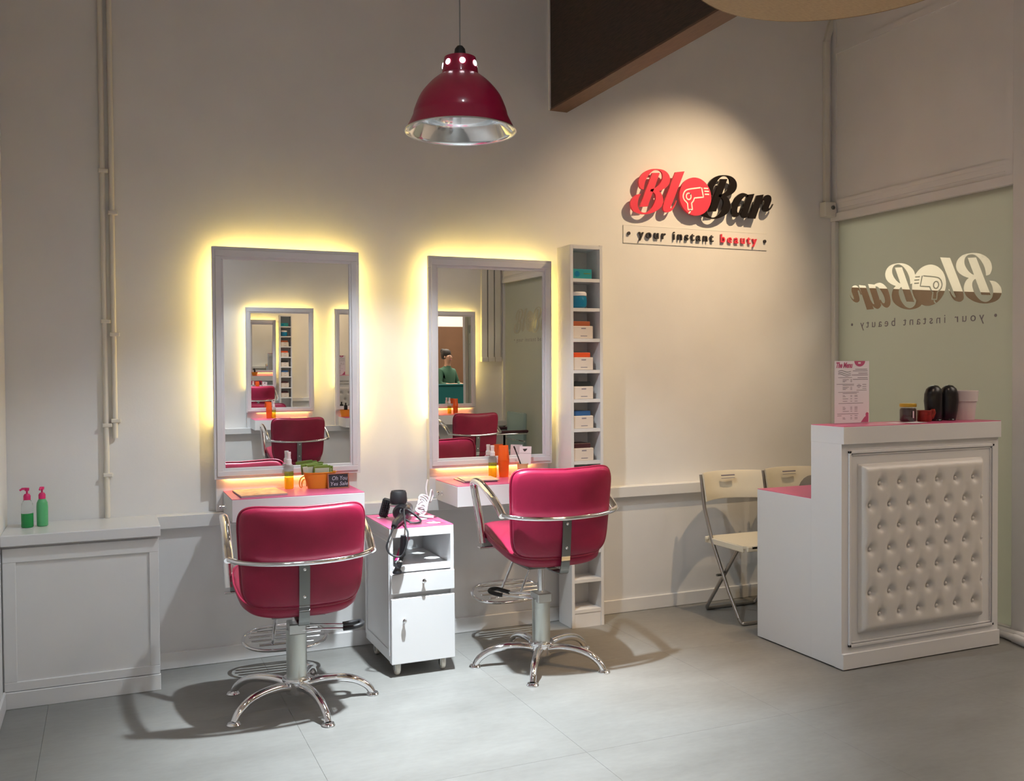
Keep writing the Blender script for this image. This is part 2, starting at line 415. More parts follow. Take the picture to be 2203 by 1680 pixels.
# ------------------------------------------------------------------ glazed shop front (right)
def logo_polys():
    """logo outlines in a 385 x 101 frame, y up, traced as a drawing: list of (letter, [polys])"""
    def c5(L): return [((150+p[0]/11.015-159.5, 148.5-(30+p[1]/11.015))+(('c',) if len(p) > 2 else ())) for p in L]
    def c6(L): return [((350+p[0]/10.49-159.5, 148.5-(30+p[1]/10.49))+(('c',) if len(p) > 2 else ())) for p in L]
    stem = [(720, 298, 1), (932, 282, 1), (590, 1112, 1), (362, 1140, 1)]
    rib = [(440, 708), (385, 690), (345, 610), (340, 520), (385, 405), (490, 300), (640, 225), (820, 192), (1000, 198), (1120, 240), (1200, 320), (1226, 420), (1200, 520),
           (1130, 605), (1020, 675), (905, 722, 1), (970, 775), (1015, 860), (1025, 960), (995, 1060), (930, 1140), (800, 1225), (640, 1285), (450, 1308), (270, 1282), (160, 1220),
           (108, 1110), (120, 1010), (180, 920), (270, 855), (400, 825, 1), (350, 905), (318, 1000), (310, 1100), (335, 1190), (395, 1250), (490, 1272), (590, 1240), (680, 1165),
           (750, 1070), (795, 970), (815, 880), (800, 810), (745, 762), (660, 745, 1), (680, 690, 1), (780, 668), (890, 590), (975, 480), (1012, 380), (1000, 290), (950, 235), (870, 215), (780, 230), (690, 285),
           (600, 385), (530, 500), (492, 620), (480, 712, 1)]
    ell = [(1378, 232, 1), (1645, 188, 1), (1290, 985), (1232, 1100), (1262, 1118), (1330, 1050), (1405, 915, 1), (1420, 925, 1), (1350, 1080), (1260, 1180), (1150, 1222), (1070, 1208), (1025, 1150), (1040, 1030), (1090, 900)]
    bowl = [(1300, 612), (1180, 572), (1070, 585), (960, 655), (880, 755), (828, 890), (800, 1010), (818, 1105), (890, 1160), (975, 1145), (1060, 1078), (1125, 985, 1), (1100, 950, 1), (1040, 1035), (985, 1052), (968, 985), (1010, 870), (1085, 755), (1165, 672), (1235, 645), (1265, 668, 1)]
    astem = [(1268, 602, 1), (1478, 566, 1), (1300, 1000), (1290, 1050), (1330, 1032), (1390, 950, 1), (1400, 965, 1), (1330, 1090), (1230, 1160), (1150, 1165), (1095, 1120), (1090, 1040)]
    rstem = [(1548, 602, 1), (1758, 566, 1), (1508, 1168, 1), (1292, 1168, 1)]
    rarm = [(1660, 800, 1), (1735, 660), (1810, 585), (1900, 566), (1975, 600), (1990, 690), (1950, 790), (1912, 870), (1930, 895), (1985, 850), (2035, 775, 1), (2048, 785, 1), (1980, 890), (1890, 960), (1800, 978), (1735, 940), (1738, 860), (1775, 760), (1788, 700), (1752, 700), (1700, 800, 1)]
    S = lambda L: crom(L, 5, True)
    B = [S(c5(stem)), S(c5(rib))]
    dx = 180.5
    B2 = [[(x+dx, y) for x, y in p] for p in B]
    cx, cy, R = 327.2-159.5, 148.5-101.6, 42.5
    circ = [(cx+R*math.cos(2*PI*k/56), cy+R*math.sin(2*PI*k/56)) for k in range(56)]
    L = [('B', B), ('l', [S(c5(ell))]), ('o', [circ]), ('B', B2), ('a', [S(c6(bowl)), S(c6(astem))]), ('r', [S(c6(rstem)), S(c6(rarm))])]
    # dryer icon: stroke polylines in the same frame
    def k(x, y): return (cx+(x-.5)*2*R, cy+(.5-y)*2*R)
    ic = [[k(*p) for p in crom([(.66, .255, 1), (.30, .32), (.17, .38), (.115, .50), (.14, .60), (.21, .66, 1), (.25, .70, 1), (.265, .86, 1), (.40, .85, 1), (.375, .68, 1), (.43, .62), (.465, .545), (.50, .535, 1), (.75, .50, 1), (.69, .25, 1)], 4)],
          [k(.285+.075*math.cos(a), .51+.085*math.sin(a)) for a in [2*PI*q/14 for q in range(15)]],
          [k(*p) for p in crom([(.335, .86), (.33, .91), (.28, .96)], 4)],
          [k(.76, .265), k(.90, .26)], [k(.78, .34), k(.925, .335)], [k(.79, .42), k(.93, .415)]]
    return L, ic, (cx, cy, R)
LOGO, ICON, (OCX, OCY, OR) = logo_polys()
def stroke_poly(pl, wd):
    """outline of a polyline of width wd (open)"""
    n = len(pl); L, Rr = [], []
    for i in range(n):
        a = Vector(pl[max(i-1, 0)]); b = Vector(pl[min(i+1, n-1)]); d = (b-a)
        if d.length < 1e-9: d = Vector((1, 0))
        d.normalize(); nn = Vector((-d.y, d.x)); p = Vector(pl[i])
        L.append(tuple(p+nn*wd/2)); Rr.append(tuple(p-nn*wd/2))
    return L, Rr
def stroke_mb(mb, pl, wd, d0, d1, mp, plane):
    L, Rr = stroke_poly(pl, wd)
    for i in range(len(pl)-1):
        q = [mp(L[i]), mp(L[i+1]), mp(Rr[i+1]), mp(Rr[i])]
        mb.prism(q, d0, d1, plane)

def partition(idx, y0, y1, ysgn, label_side):
    """white framed glazed partition from the wall (y1) to the door post (y0); ysgn=+1 when the wall end is at larger y"""
    o = struct(MB().box(GX-.02, GX+.06, y0, y1, 2.37, CEIL).build('wall_right' if ysgn > 0 else 'wall_right_2', M['wall_paint']))
    fr = MB()
    ya, yb = (y0, y1)
    # upper panel mouldings
    fr.box(GX-.032, GX-.02, ya+.05, yb, 2.452, 2.476).box(GX-.028, GX-.02, ya+.05, yb, 2.418, 2.452)
    fr.box(GX-.034, GX-.02, ya, ya+.05, 2.37, CEIL).box(GX-.030, GX-.02, yb-.045, yb, 2.37, CEIL)
    fr.box(GX-.030, GX-.02, ya+.05, yb-.045, 3.40, 3.44)
    fr.build('panel_moulding', 'wall_paint', o, True)
    f2 = struct(MB().box(GX-.035, GX+.045, ya-.02, yb, 2.342, 2.392, .002).build('trim_%d' % idx, M['wall_paint']))
    box_o('post', 'white_paint', f2, GX-.04, GX+.05, *((ya-.085, ya) if ysgn > 0 else (yb, yb+.085)), 0, CEIL, .003)
    box_o('jamb', 'white_paint', f2, GX-.03, GX+.04, *((yb-.035, yb) if ysgn > 0 else (ya, ya+.035)), 0, 2.342, .003)
    box_o('sill', 'white_paint', f2, GX-.03, GX+.04, ya, yb, 0, .05, .003)
    win = struct(MB().box(GX+.004, GX+.010, ya, yb, .05, 2.342).build('window_%d' % idx, M['clear_pane']))
    film = MB().box(GX+.0005, GX+.0015, ya, yb, .05, 2.342).build('frosted_film', 'frost_film')
    s = 1.096/385; zb = 1.742
    if ysgn > 0: mp = lambda p: (3.499+p[0]*s, zb+p[1]*s*.97)
    else: mp = lambda p: (-.62+(p[0])*s*.95, zb+p[1]*s*.97)
    cut = MB()
    for _, polys in LOGO:
        for pl in polys: cut.prism([mp(p) for p in pl], GX-.01, GX+.0035, 'YZ')
    cutter = cut.build('cut', 'frost_film')
    boolean_cut(film, cutter)
    film.parent = win; film.data.polygons.foreach_set('use_smooth', [False]*len(film.data.polygons))
    isl = MB()
    for pl in ICON: stroke_mb(isl, pl, 2.6, GX+.0005, GX+.0015, mp, 'YZ')
    isl.build('film_dryer_icon', 'frost_film', win, True)
    # tagline, dark print; reads correctly from outside
    tx = text_mb('• your instant beauty •', .06, .0004, 1.55)
    a, b, c, d = bounds(tx); L = b-a
    yl = (3.526, 4.583) if ysgn > 0 else (-.60, .38)
    kk = (yl[1]-yl[0])/L
    for v in tx.bm.verts:
        y = yl[0]+(v.co.x-a)*kk; z = 1.635+(v.co.z-c)*kk*1.0; v.co = Vector((GX-.0005+v.co.y, y, z))
    bmesh.ops.reverse_faces(tx.bm, faces=tx.bm.faces)
    tx.build('tagline_print', 'ink_grey', win, True)
partition(4, 3.405, WY, 1, '')
partition(5, OY, .43, -1, '')

# trunking and socket box at the corner by the glass
t = thing('cable_trunking', 'white cable trunking running down the corner beside the glass partition', 'trunking', (4.235, WY, 2.46))
MB().box(4.222, 4.260, WY-.024, WY, 2.46, 3.48, .002).build('duct', 'trunking', t, True)
MB().prism([(4.222, 3.48), (4.260, 3.48), (4.296, 3.58), (4.296, 3.66), (4.262, 3.60)], WY-.022, WY, 'XZ').build('bent_duct', 'trunking', t, True)
t = thing('junction_box', 'small square junction box with a round knockout under the corner trunking', 'junction box', (4.235, WY, 2.365))
MB().box(4.195, 4.285, WY-.055, WY, 2.365, 2.458, .004).build('box', 'trunking', t, True)
MB().lathe([(.011, 0), (.014, -.004), (.014, -.008), (.009, -.008), (.009, -.002), (0, -.002)], (4.255, WY-.055, 2.422), 16, 'Y').build('knockout', 'strap_steel', t, True)

# pvc pipes lying on the floor along the door post
for k, (dy, r, lb) in enumerate(((0, .019, 'thinner white plastic pipe along the floor behind the counter'), (-.075, .026, 'thicker white plastic pipe with a socket along the floor behind the counter'))):
    t = thing('floor_pipe', lb, 'pipe', (4.24, 3.4+dy, 0), group='plastic pipes on the floor')
    MB().tube([(4.245-dy*.2, 3.75, r), (4.24-dy*.2, 3.40+dy, r), (4.16, 3.10+dy, r), (4.10, 2.6, r)], r, 14).build('tube', 'pvc_white', t, True)
    MB().tube([(4.225-dy*.2, 3.34+dy, r), (4.195, 3.225+dy, r)], r*1.22, 14).build('coupling', 'pvc_white', t, True)

# ------------------------------------------------------------------ styling stations (mirror, table, backboard)
def led(mb_pts):
    m = MB()
    for b in mb_pts: m.box(*b)
    return m
def station(cx, y_wall, s, mir_label, tab_label, board_label, grp):
    """s=+1: on the back wall, looking to -Y"""
    rz = 0 if s > 0 else PI
    # --- backboard
    b = thing('wall_board', board_label, 'board', (cx, y_wall-s*.045, .731), rz, 'boards behind the styling tables')
    MB().box(-.345, .345, -.0, .043, 0, .42, .002).build('panel', 'frame_white', b)
    MB().box(-.30, .24, -.009, -.002, .164, .170).build('light_strip', 'led_amber', b)
    # --- mirror: local origin at bottom centre on the front plane
    m = thing('salon_mirror', mir_label, 'mirror', (cx, y_wall-s*.080, .889), rz, grp)
    m.rotation_euler = (.0077, 0, rz)
    H, Wd = 1.111, .355
    f = MB()
    f.box(-Wd, Wd, 0, .022, 0, .052, .002).box(-Wd, Wd, 0, .022, H-.060, H, .002)
    f.box(-Wd, -Wd+.052, 0, .022, .052, H-.060, .002).box(Wd-.052, Wd, 0, .022, .052, H-.060, .002)
    f.build('frame', 'frame_white', m)
    g = MB()
    g.box(-Wd+.014, Wd-.014, -.008, .001, .014, .040, .002).box(-Wd+.014, Wd-.014, -.008, .001, H-.046, H-.014, .002)
    g.box(-Wd+.014, -Wd+.042, -.008, .001, .040, H-.046, .002).box(Wd-.042, Wd-.014, -.008, .001, .040, H-.046, .002)
    g.build('moulding', 'frame_white', m)
    MB().box(-Wd+.052, Wd-.052, .009, .013, .052, H-.060).build('glass', 'mirror_glass', m)
    MB().box(-Wd+.05, Wd-.05, .0135, .022, .05, H-.058).build('backing', 'frame_white', m)
    st = MB()
    st.box(-Wd+.035, Wd-.035, .028, .034, H-.040, H-.032)
    st.box(-Wd+.032, -Wd+.040, .028, .034, .09, H-.045).box(Wd-.040, Wd-.032, .028, .034, .09, H-.045)
    st.build('light_strip', 'led_yellow', m)
    for x in (-.2, .2):
        for z in (.25, .9): MB().box(x-.02, x+.02, .022, .034 if z < .5 else .076, z-.02, z+.02).build('wall_bracket', 'frame_white', m)
    # --- table
    t = thing('styling_table', tab_label, 'table', (cx-.008, y_wall, .725), rz, 'wall tables under the mirrors')
    MB().box(-.304, .304, -.385, -.046, 0, .102, .002).build('body', 'white_gloss', t)
    MB().box(-.303, .303, -.384, -.046, .102, .105).build('top', 'pink_laminate', t)
    h = MB().lathe([(.012, 0), (.012, -.004), (.005, -.005), (.005, -.022), (.010, -.024), (.010, -.030), (0, -.031)], (-.304, -.16, .045), 14, 'X')
    h.build('hook', 'chrome', t)
    return b, m, t
G = 'mirrors above the styling tables'
station(.820, WY, 1, 'backlit white framed mirror on the left of the back wall', 'white wall table with pink top holding the yellow bucket', 'white board behind the table with the yellow bucket', G)
station(1.896, WY, 1, 'backlit white framed mirror beside the narrow shelf tower', 'white wall table with pink top holding the orange tube', 'white board behind the table with the orange tube', G)
OS = [1.70, 2.64, 3.575]
OL = ['opposite backlit mirror reflected in the middle of the left mirror', 'opposite backlit mirror reflected at the right edge of the left mirror', 'opposite backlit mirror reflected at the left of the mirror by the tower']
OT = ['opposite pink topped table reflected in the left mirror', 'opposite pink topped table at the reflected right edge of the left mirror', 'opposite pink topped table reflected in the mirror by the tower']
OBd = ['board behind the opposite table reflected in the left mirror', 'board behind the opposite table at the left mirror\'s edge', 'board behind the opposite table reflected in the mirror by the tower']
for cx, a, b, c in zip(OS, OL, OT, OBd):
    m_ = station(cx, OY, -1, a, b, c, 'mirrors on the opposite wall')[1]
    if cx < 2: m_.rotation_euler.z += .027
    if cx > 3: m_.rotation_euler.x = -.012

# ------------------------------------------------------------------ salon chairs
def make_chair(label, loc, rz, lift, base_rot, lever_ang):
    t = thing('salon_chair', label, 'chair', (*loc, 0), rz, 'pink hydraulic salon chairs')
    # backrest: pad lies in XY -> stands in XZ
    def back(v):
        u, q = v.x, v.y                       # width, height about the middle
        k = 1+.045*(q/.2)                     # wider at the top
        x = u*k; z = .665+q+lift
        y = -.262-.10*q+.55*u*u+ (v.z)
        return Vector((x, y, z+.022*(u/.25)**2*(1 if q > 0 else .4)))
    MB().pad(.242, .200, .058, 6.5, back, 72, 8, 4).build('backrest', 'pink_vinyl', t, sharp=80)
    def outl(k, seg=72, n=6.5):
        a = 2*PI*k/seg; c, q = math.cos(a), math.sin(a)
        return back(Vector((math.copysign(abs(c)**(2/n), c)*.243, math.copysign(abs(q)**(2/n), q)*.201, .010)))
    MB().tube([outl(k) for k in range(72)], .0055, 8, True).build('piping', 'pink_piping', t, sharp=80)
    def seat(v):
        x, y = v.x, v.y
        z = .488+v.z+lift+.055*((y+.02)/.23)+.02*abs(x/.25)**3
        if y < -.10: z += .9*(y+.10)**2
        return Vector((x*(1-.10*max(0, -y)/.23), y-.015, z))
    MB().pad(.252, .235, .098, 4.2, seat, 64, 8, 3).build('seat', 'pink_vinyl', t, sharp=80)
    def so(k):
        a = 2*PI*k/64; c, q = math.cos(a), math.sin(a); n = 4.2
        return seat(Vector((math.copysign(abs(c)**(2/n), c)*.2525, math.copysign(abs(q)**(2/n), q)*.2355, .012)))
    MB().tube([so(k) for k in range(64)], .005, 8, True).build('seat_piping', 'pink_piping', t, sharp=80)
    # chrome bar around the back
    bar = crom3([(-.283, -.225, .672), (-.245, -.262, .664), (-.15, -.297, .656), (0, -.309, .652), (.15, -.297, .656), (.245, -.262, .664), (.283, -.225, .672)], 5)
    MB().tube([(x, y, z+lift) for x, y, z in bar], .0105, 10).build('back_bar', 'chrome', t, sharp=80)
    for s in (-1, 1):
        p = crom3([(s*.281, -.222, .667), (s*.282, -.130, .722), (s*.281, .02, .772), (s*.282, .11, .786), (s*.281, .152, .777), (s*.278, .160, .752), (s*.272, .138, .68), (s*.268, .110, .60), (s*.266, .090, .535), (s*.264, .083, .495)], 6)
        MB().tube([(x, y, z+lift) for x, y, z in p], .0165, 14, flat=((1, 0, 0), 1.15)).build('armrest', 'chrome', t, sharp=80)
        MB().box(*sorted((s*.16, s*.285)), .065, .100, .470+lift, .478+lift, .002).build('arm_bracket', 'chrome', t)
        MB().box(*sorted((s*.215, s*.262)), .070, .095, .478+lift, .520+lift, .002).build('arm_plate', 'strap_steel', t)
    # flat steel strap from bar to under the seat
    pts = [(-.296, .655), (-.292, .60), (-.284, .52), (-.274, .45), (-.262, .410), (-.235, .392), (-.05, .392)]
    pts = crom([pts[0], pts[1], pts[2], pts[3], pts[4], pts[5], pts[6]], 4)
    L, Rr = stroke_poly(pts, .006)
    mb = MB()
    for i in range(len(pts)-1):
        mb.prism([(L[i][0], L[i][1]+lift), (L[i+1][0], L[i+1][1]+lift), (Rr[i+1][0], Rr[i+1][1]+lift), (Rr[i][0], Rr[i][1]+lift)], -.021, .021, 'YZ')
    st = mb.build('back_strap', 'strap_steel', t)
    for z in (.625, .515):
        MB().lathe([(.006, 0), (.006, -.002), (.003, -.004), (0, -.004)], (0, -.298 if z > .6 else -.287, z+lift), 12, 'Y').build('screw', 'chrome', st)
    MB().box(-.11, .11, -.10, .11, .388+lift, .402+lift, .003).box(-.05, .05, -.06, .06, .40+lift, .45+lift).build('seat_plate', 'strap_steel', t)
    # column
    MB().lathe([(.043, .085), (.043, .315), (.0, .315)], (0, 0, 0), 28).build('column_cover', 'galv_cover', t)
    MB().cyl((0, 0, 0), .017, .31, .392+lift, 20).build('piston', 'chrome', t)
    MB().box(-.036, .036, -.05, .045, .300, .345, .004).build('pump_head', 'satin_steel', t)
    # pump lever (U bar with rubber end)
    a = lever_ang; R2 = Matrix.Rotation(a, 4, 'Z')
    for s in (-1, 1):
        q = [R2 @ Vector(p) for p in ((.02, s*.042, .318), (.10, s*.036, .316), (.20, s*.034, .312))]
        MB().tube(q, .0055, 8).build('lever_rod', 'chrome', t, sharp=80)
    q = [R2 @ Vector(p) for p in crom3([(.195, -.034, .312), (.235, -.038, .316), (.268, -.030, .322), (.276, 0, .324), (.268, .030, .322), (.235, .038, .316), (.195, .034, .312)], 4)]
    MB().tube(q, .0105, 10).build('lever_grip', 'black_rubber', t, sharp=80)
    # star base
    MB().lathe([(.0, .045), (.046, .045), (.050, .06), (.052, .088), (.052, .094), (.060, .096), (.062, .104), (.058, .112), (.048, .114), (.0, .114)], (0, 0, 0), 32).build('hub', 'chrome', t, sharp=50)
    for k in range(5):
        an = base_rot+k*2*PI/5; Rm = Matrix.Rotation(an, 4, 'Z')
        prof = crom3([(.035, 0, .074), (.10, 0, .088), (.18, 0, .088), (.245, 0, .074), (.295, 0, .044), (.318, 0, .012)], 5)
        rad = [.021-.006*(i/(len(prof)-1)) for i in range(len(prof))]
        lg = MB().tube([Rm @ Vector(p) for p in prof], rad, 12).build('leg', 'chrome', t, sharp=80)
        c = Rm @ Vector((.320, 0, 0))
        MB().lathe([(.026, 0), (.028, .004), (.024, .010), (.014, .013), (0, .013)], tuple(c), 18).build('foot', 'chrome', lg)
    # footrest
    fz = .165+lift; fy = .43
    fr = MB(); n = 40
    ring = [(.19*math.copysign(abs(math.cos(2*PI*k/n))**.7, math.cos(2*PI*k/n)), fy+.085*math.copysign(abs(math.sin(2*PI*k/n))**.9, math.sin(2*PI*k/n)), fz+.035*math.sin(2*PI*k/n)) for k in range(n)]
    fr.tube(ring, .0085, 8, True)
    fo = fr.build('footrest', 'chrome', t, sharp=80)
    pl = MB()
    for k in range(-2, 3):
        dy = k*.030; hw = .165*math.sqrt(max(0, 1-(dy/.09)**2))
        pl.box(-hw, hw, fy+dy-.011, fy+dy+.011, fz+.010+dy*.41, fz+.016+dy*.41, .002)
    pl.build('tread', 'chrome', fo)
    for s in (-1, 1):
        MB().tube([(s*.055, .10, .400+lift), (s*.055, .20, .385+lift), (s*.060, .39, fz), (s*.060, .40, fz-.012)], .008, 10).build('footrest_rod', 'chrome', t, sharp=80)
    return t
ch1 = make_chair('dark pink hydraulic salon chair at the left mirror, set low', (.722, 3.985), -.06, 0., math.radians(-3), math.radians(-8))
make_chair('red pink hydraulic salon chair at the mirror by the tower, raised high', (1.890, 4.035), -.02, .088, math.radians(23), math.radians(128))
make_chair('pink salon chair seen reflected in the left mirror', (1.655, .17), PI, .03, math.radians(10), 0)
make_chair('pink salon chair seen reflected in the mirror by the tower', (3.44, .17), PI-.05, .03, math.radians(30), 0)

# waiting chair with dark arm pads by the far glass panel (seen in the mirror by the tower)
t = thing('waiting_chair', 'chrome armchair with dark arm pads reflected beside the far glass panel', 'chair', (4.00, -.28, 0))
for y in (-.54, -.02):
    MB().tube([(4.25, y, .012), (3.83, y, .012), (3.81, y, .05), (3.82, y, .60), (3.85, y, .64), (4.22, y, .64)], .011, 10).build('side_frame', 'chrome', t, True, 80)
    MB().box(3.86, 4.23, y-.022, y+.022, .648, .678, .008).build('arm_pad', 'arm_leather', t, True)
MB().box(3.84, 4.19, -.52, -.04, .43, .47, .012).build('seat', 'sea_glass', t, True)
MB().box(4.19, 4.23, -.52, -.04, .45, .86, .012).build('backrest', 'sea_glass', t, True)
MB().tube([(4.19, -.54, .55), (4.19, -.02, .55)], .010, 8).build('cross_bar', 'chrome', t, True)
for k in range(3):
    x = 4.02+k*.085
    t = thing('wall_trunking', ['first', 'middle', 'last'][k]+' of three trunking runs with end boxes reflected beside the far glass panel', 'trunking', (x, OY, 1.42), group='trunking on the opposite wall')
    MB().box(x, x+.070, OY, OY+.04, 1.47, CEIL, .003).build('duct', 'trunking', t, True)
    MB().box(x-.004, x+.076, OY, OY+.06, 1.42, 1.475, .003).build('end_box', 'trunking', t, True)

# ------------------------------------------------------------------ shelf tower
t = thing('shelf_tower', 'tall narrow white open shelf tower between mirror and sign', 'shelf', (2.392, 4.58, 0))
TX0, TX1, TY0, TY1 = 2.293, 2.491, 4.500, 4.658
box_o('side_panel', 'white_paint', t, TX0, TX0+.018, TY0, TY1, 0, 2.075, .001)
box_o('side_panel', 'white_paint', t, TX1-.018, TX1, TY0, TY1, 0, 2.078, .001)
box_o('top_panel', 'white_paint', t, TX0+.018, TX1-.018, TY0, TY1, 2.055, 2.075)
box_o('back_panel', 'white_paint', t, TX0+.018, TX1-.018, TY1-.008, TY1, .02, 2.055)
SH = [1.895, 1.736, 1.571, 1.401, 1.243, 1.083, .907, .745, .58, .42, .262, .097]
for z in SH: box_o('shelf', 'white_paint', t, TX0+.018, TX1-.018, TY0+.002, TY1-.008, z-.018, z)
box_o('plinth', 'white_paint', t, TX0+.018, TX1-.018, TY0+.004, TY0+.016, .0, .079)

def carton_box(label, z, lid, grp='boxed jars on the shelf tower', dx=0., lid_w=.125):
    x0 = 2.316+dx
    t = thing('product_box', label, 'box', (x0+.066, 4.575, z), group=grp)
    MB().box(x0, x0+.122, 4.515, 4.635, 0+z, .068+z, .0025).build('carton', 'carton', t, True)
    MB().box(x0-.001, x0+.110, 4.525, 4.640, .068+z, .094+z, .0025).build('lid', lid, t, True)
    pr = MB()
    pr.box(x0+.050, x0+.078, 4.5142, 4.5150, z+.052, z+.058).box(x0+.046, x0+.086, 4.5142, 4.5150, z+.012, z+.016)
    for k in range(5): pr.box(x0-.0008, x0, 4.535, 4.60, z+.015+k*.010, z+.018+k*.010)
    pr.build('print', 'ink_grey', t, True)
# teal card box and blue jar
t = thing('product_box', 'flat teal box on the top shelf of the tower', 'box', (2.378, 4.57, 1.895), group='boxed jars on the shelf tower')
MB().box(2.315, 2.435, 4.520, 4.625, 1.8951, 1.948, .002).build('carton', 'teal_card', t, True)
MB().box(2.385, 2.428, 4.5192, 4.520, 1.922, 1.926).build('print', 'green_pack', t, True)
MB().lathe([(.014, 0), (.016, -.0008), (.012, -.0008)], (2.345, 4.5201, 1.921), 16, 'Y').build('emblem', 'jar_blue', t, True)
t = thing('cream_jar', 'round blue jar with a white lid on the second shelf of the tower', 'jar', (2.371, 4.575, 1.736))
MB().lathe([(0, 0), (.040, 0), (.050, .010), (.054, .035), (.052, .058), (.047, .070), (0, .070)], (2.371, 4.572, 1.7361), 28).build('body', 'jar_blue', t, True)
MB().lathe([(.050, .068), (.052, .070), (.052, .084), (.047, .090), (0, .091)], (2.371, 4.572, 1.7361), 28).build('lid', 'sprayer_white', t, True)
for z, l, n in ((1.571, 'lid_brown', 'brown lidded white box on the third tower shelf'), (1.401, 'lid_orange', 'orange lidded white box on the tower'),
                (1.243, 'lid_black', 'black lidded white box on the tower'), (1.083, 'lid_blue', 'blue lidded white box on the tower'), (.907, 'lid_plum', 'dark plum lidded white box low on the tower')):
    carton_box(n, z+.0005, l)
carton_box('dark lidded white box half hidden behind the raised pink chair', .7455, 'lid_plum')

# ------------------------------------------------------------------ trolley
t = thing('salon_trolley', 'white wheeled salon trolley with pink top between the chairs', 'trolley', (1.327, 4.36, 0))
AX0, AX1, AY0, AY1 = 1.172, 1.482, 4.125, 4.560
top = box_o('top', 'white_gloss', t, AX0, AX1, AY0, AY1, .640, .681, .001)
lam = box_o('top_laminate', 'pink_laminate', t, AX0+.0005, AX1-.0005, AY0+.0005, AY1-.0005, .681, .684)
HO = [(1.415, 4.215, .036), (1.395, 4.345, .034), (1.40, 4.465, .034), (1.235, 4.47, .030)]
for tgt in (top, lam):
    cm = MB()
    for x, y, r in HO: cm.cyl((x, y, 0), r, .5, .8, 28)
    boolean_cut(tgt, cm.build('cut', 'white_gloss'))
box_o('side_panel', 'white_gloss', t, AX0, AX0+.016, AY0, AY1, .072, .640)
box_o('side_panel', 'white_gloss', t, AX1-.016, AX1, AY0, AY1, .072, .640)
sp = MB(); sp.box(AX0-.004, AX0, AY0+.005, AY0+.03, .10, .62).box(AX0-.004, AX0, AY1-.03, AY1-.005, .10, .62).box(AX0-.004, AX0, AY0+.03, AY1-.03, .10, .125).box(AX0-.004, AX0, AY0+.03, AY1-.03, .60, .62)
sp.build('side_moulding', 'white_gloss', t, True)
box_o('back_panel', 'white_gloss', t, AX0+.016, AX1-.016, AY1-.012, AY1, .072, .640)
box_o('tool_shelf', 'white_gloss', t, AX0+.016, AX1-.016, AY0-.003, AY1-.012, .480, .503, .003)
box_o('body', 'white_gloss', t, AX0+.016, AX1-.016, AY0+.02, AY1-.012, .072, .478)
d = box_o('drawer', 'white_gloss', t, AX0+.002, AX1-.002, AY0-.016, AY0+.02, .385, .474, .002)
MB().lathe([(.005, 0), (.005, -.010), (.010, -.013), (.011, -.018), (.007, -.024), (0, -.025)], (1.327, AY0-.016, .437), 16, 'Y').build('knob', 'chrome', d, True)
d = box_o('door', 'white_gloss', t, AX0+.002, AX1-.002, AY0-.016, AY0+.02, .062, .362, .002)
MB().lathe([(.005, 0), (.005, -.010), (.010, -.013), (.011, -.018), (.007, -.024), (0, -.025)], (1.232, AY0-.016, .262), 16, 'Y').build('knob', 'chrome', d, True)
for x in (AX0+.04, AX1-.05):
    for y in (AY0+.035, AY1-.05):
        w_ = MB().lathe([(0, -.010), (.024, -.010), (.028, -.006), (.028, .006), (.024, .010), (0, .010)], (x, y, .028), 20, 'X').build('caster', 'pipe_paint', t, True)
        MB().box(x-.014, x-.011, y-.014, y+.014, .02, .072).box(x+.011, x+.014, y-.014, y+.014, .02, .072).box(x-.014, x+.014, y-.014, y+.014, .066, .072).build('fork', 'satin_steel', w_, True)

# hair dryer lying on the trolley top, nose and diffuser
t = thing('hair_dryer', 'black hair dryer with its cord lying on the pink trolley top', 'hair dryer', (1.285, 4.30, .684))
body = MB().lathe([(0, -.075), (.030, -.072), (.040, -.05), (.042, 0), (.038, .05), (.030, .085), (.027, .115), (0, .115)], (0, 0, 0), 26, 'Y')
mt = Matrix.Translation((1.300, 4.335, .727)) @ Matrix.Rotation(math.radians(-28), 4, 'Z')
MB().add(body, mt).build('barrel', 'black_gloss', t, True, 50)
cap = MB().lathe([(.036, .0), (.042, .012), (.039, .05), (.034, .062), (.026, .062), (.024, .054), (.010, .054), (0, .058)], (1.280, 4.34, .765), 26)
cap.build('rear_cap', 'black_rubber', t, True, 50)
MB().lathe([(.040, -.004), (.043, 0), (.043, .006), (.038, .008)], (1.280, 4.34, .758), 26).build('trim_ring', 'satin_steel', t, True)
MB().tube([(1.295, 4.31, .722), (1.255, 4.22, .712), (1.205, 4.135, .705), (1.188, 4.108, .694)], [.019, .020, .018, .012], 14).build('handle', 'black_gloss', t, True, 80)
cord = crom3([(1.188, 4.108, .694), (1.160, 4.095, .640), (1.150, 4.092, .605), (1.165, 4.080, .575), (1.205, 4.064, .565), (1.230, 4.064, .60), (1.248, 4.085, .66), (1.246, 4.115, .692), (1.265, 4.20, .742), (1.285, 4.24, .750), (1.335, 4.24, .715), (1.345, 4.20, .695), (1.300, 4.19, .693), (1.265, 4.24, .72), (1.270, 4.27, .745), (1.310, 4.26, .74), (1.350, 4.215, .70), (1.325, 4.18, .692), (1.285, 4.185, .694)], 6)
MB().tube(cord, .0042, 8).build('cord', 'black_rubber', t, True, 80)
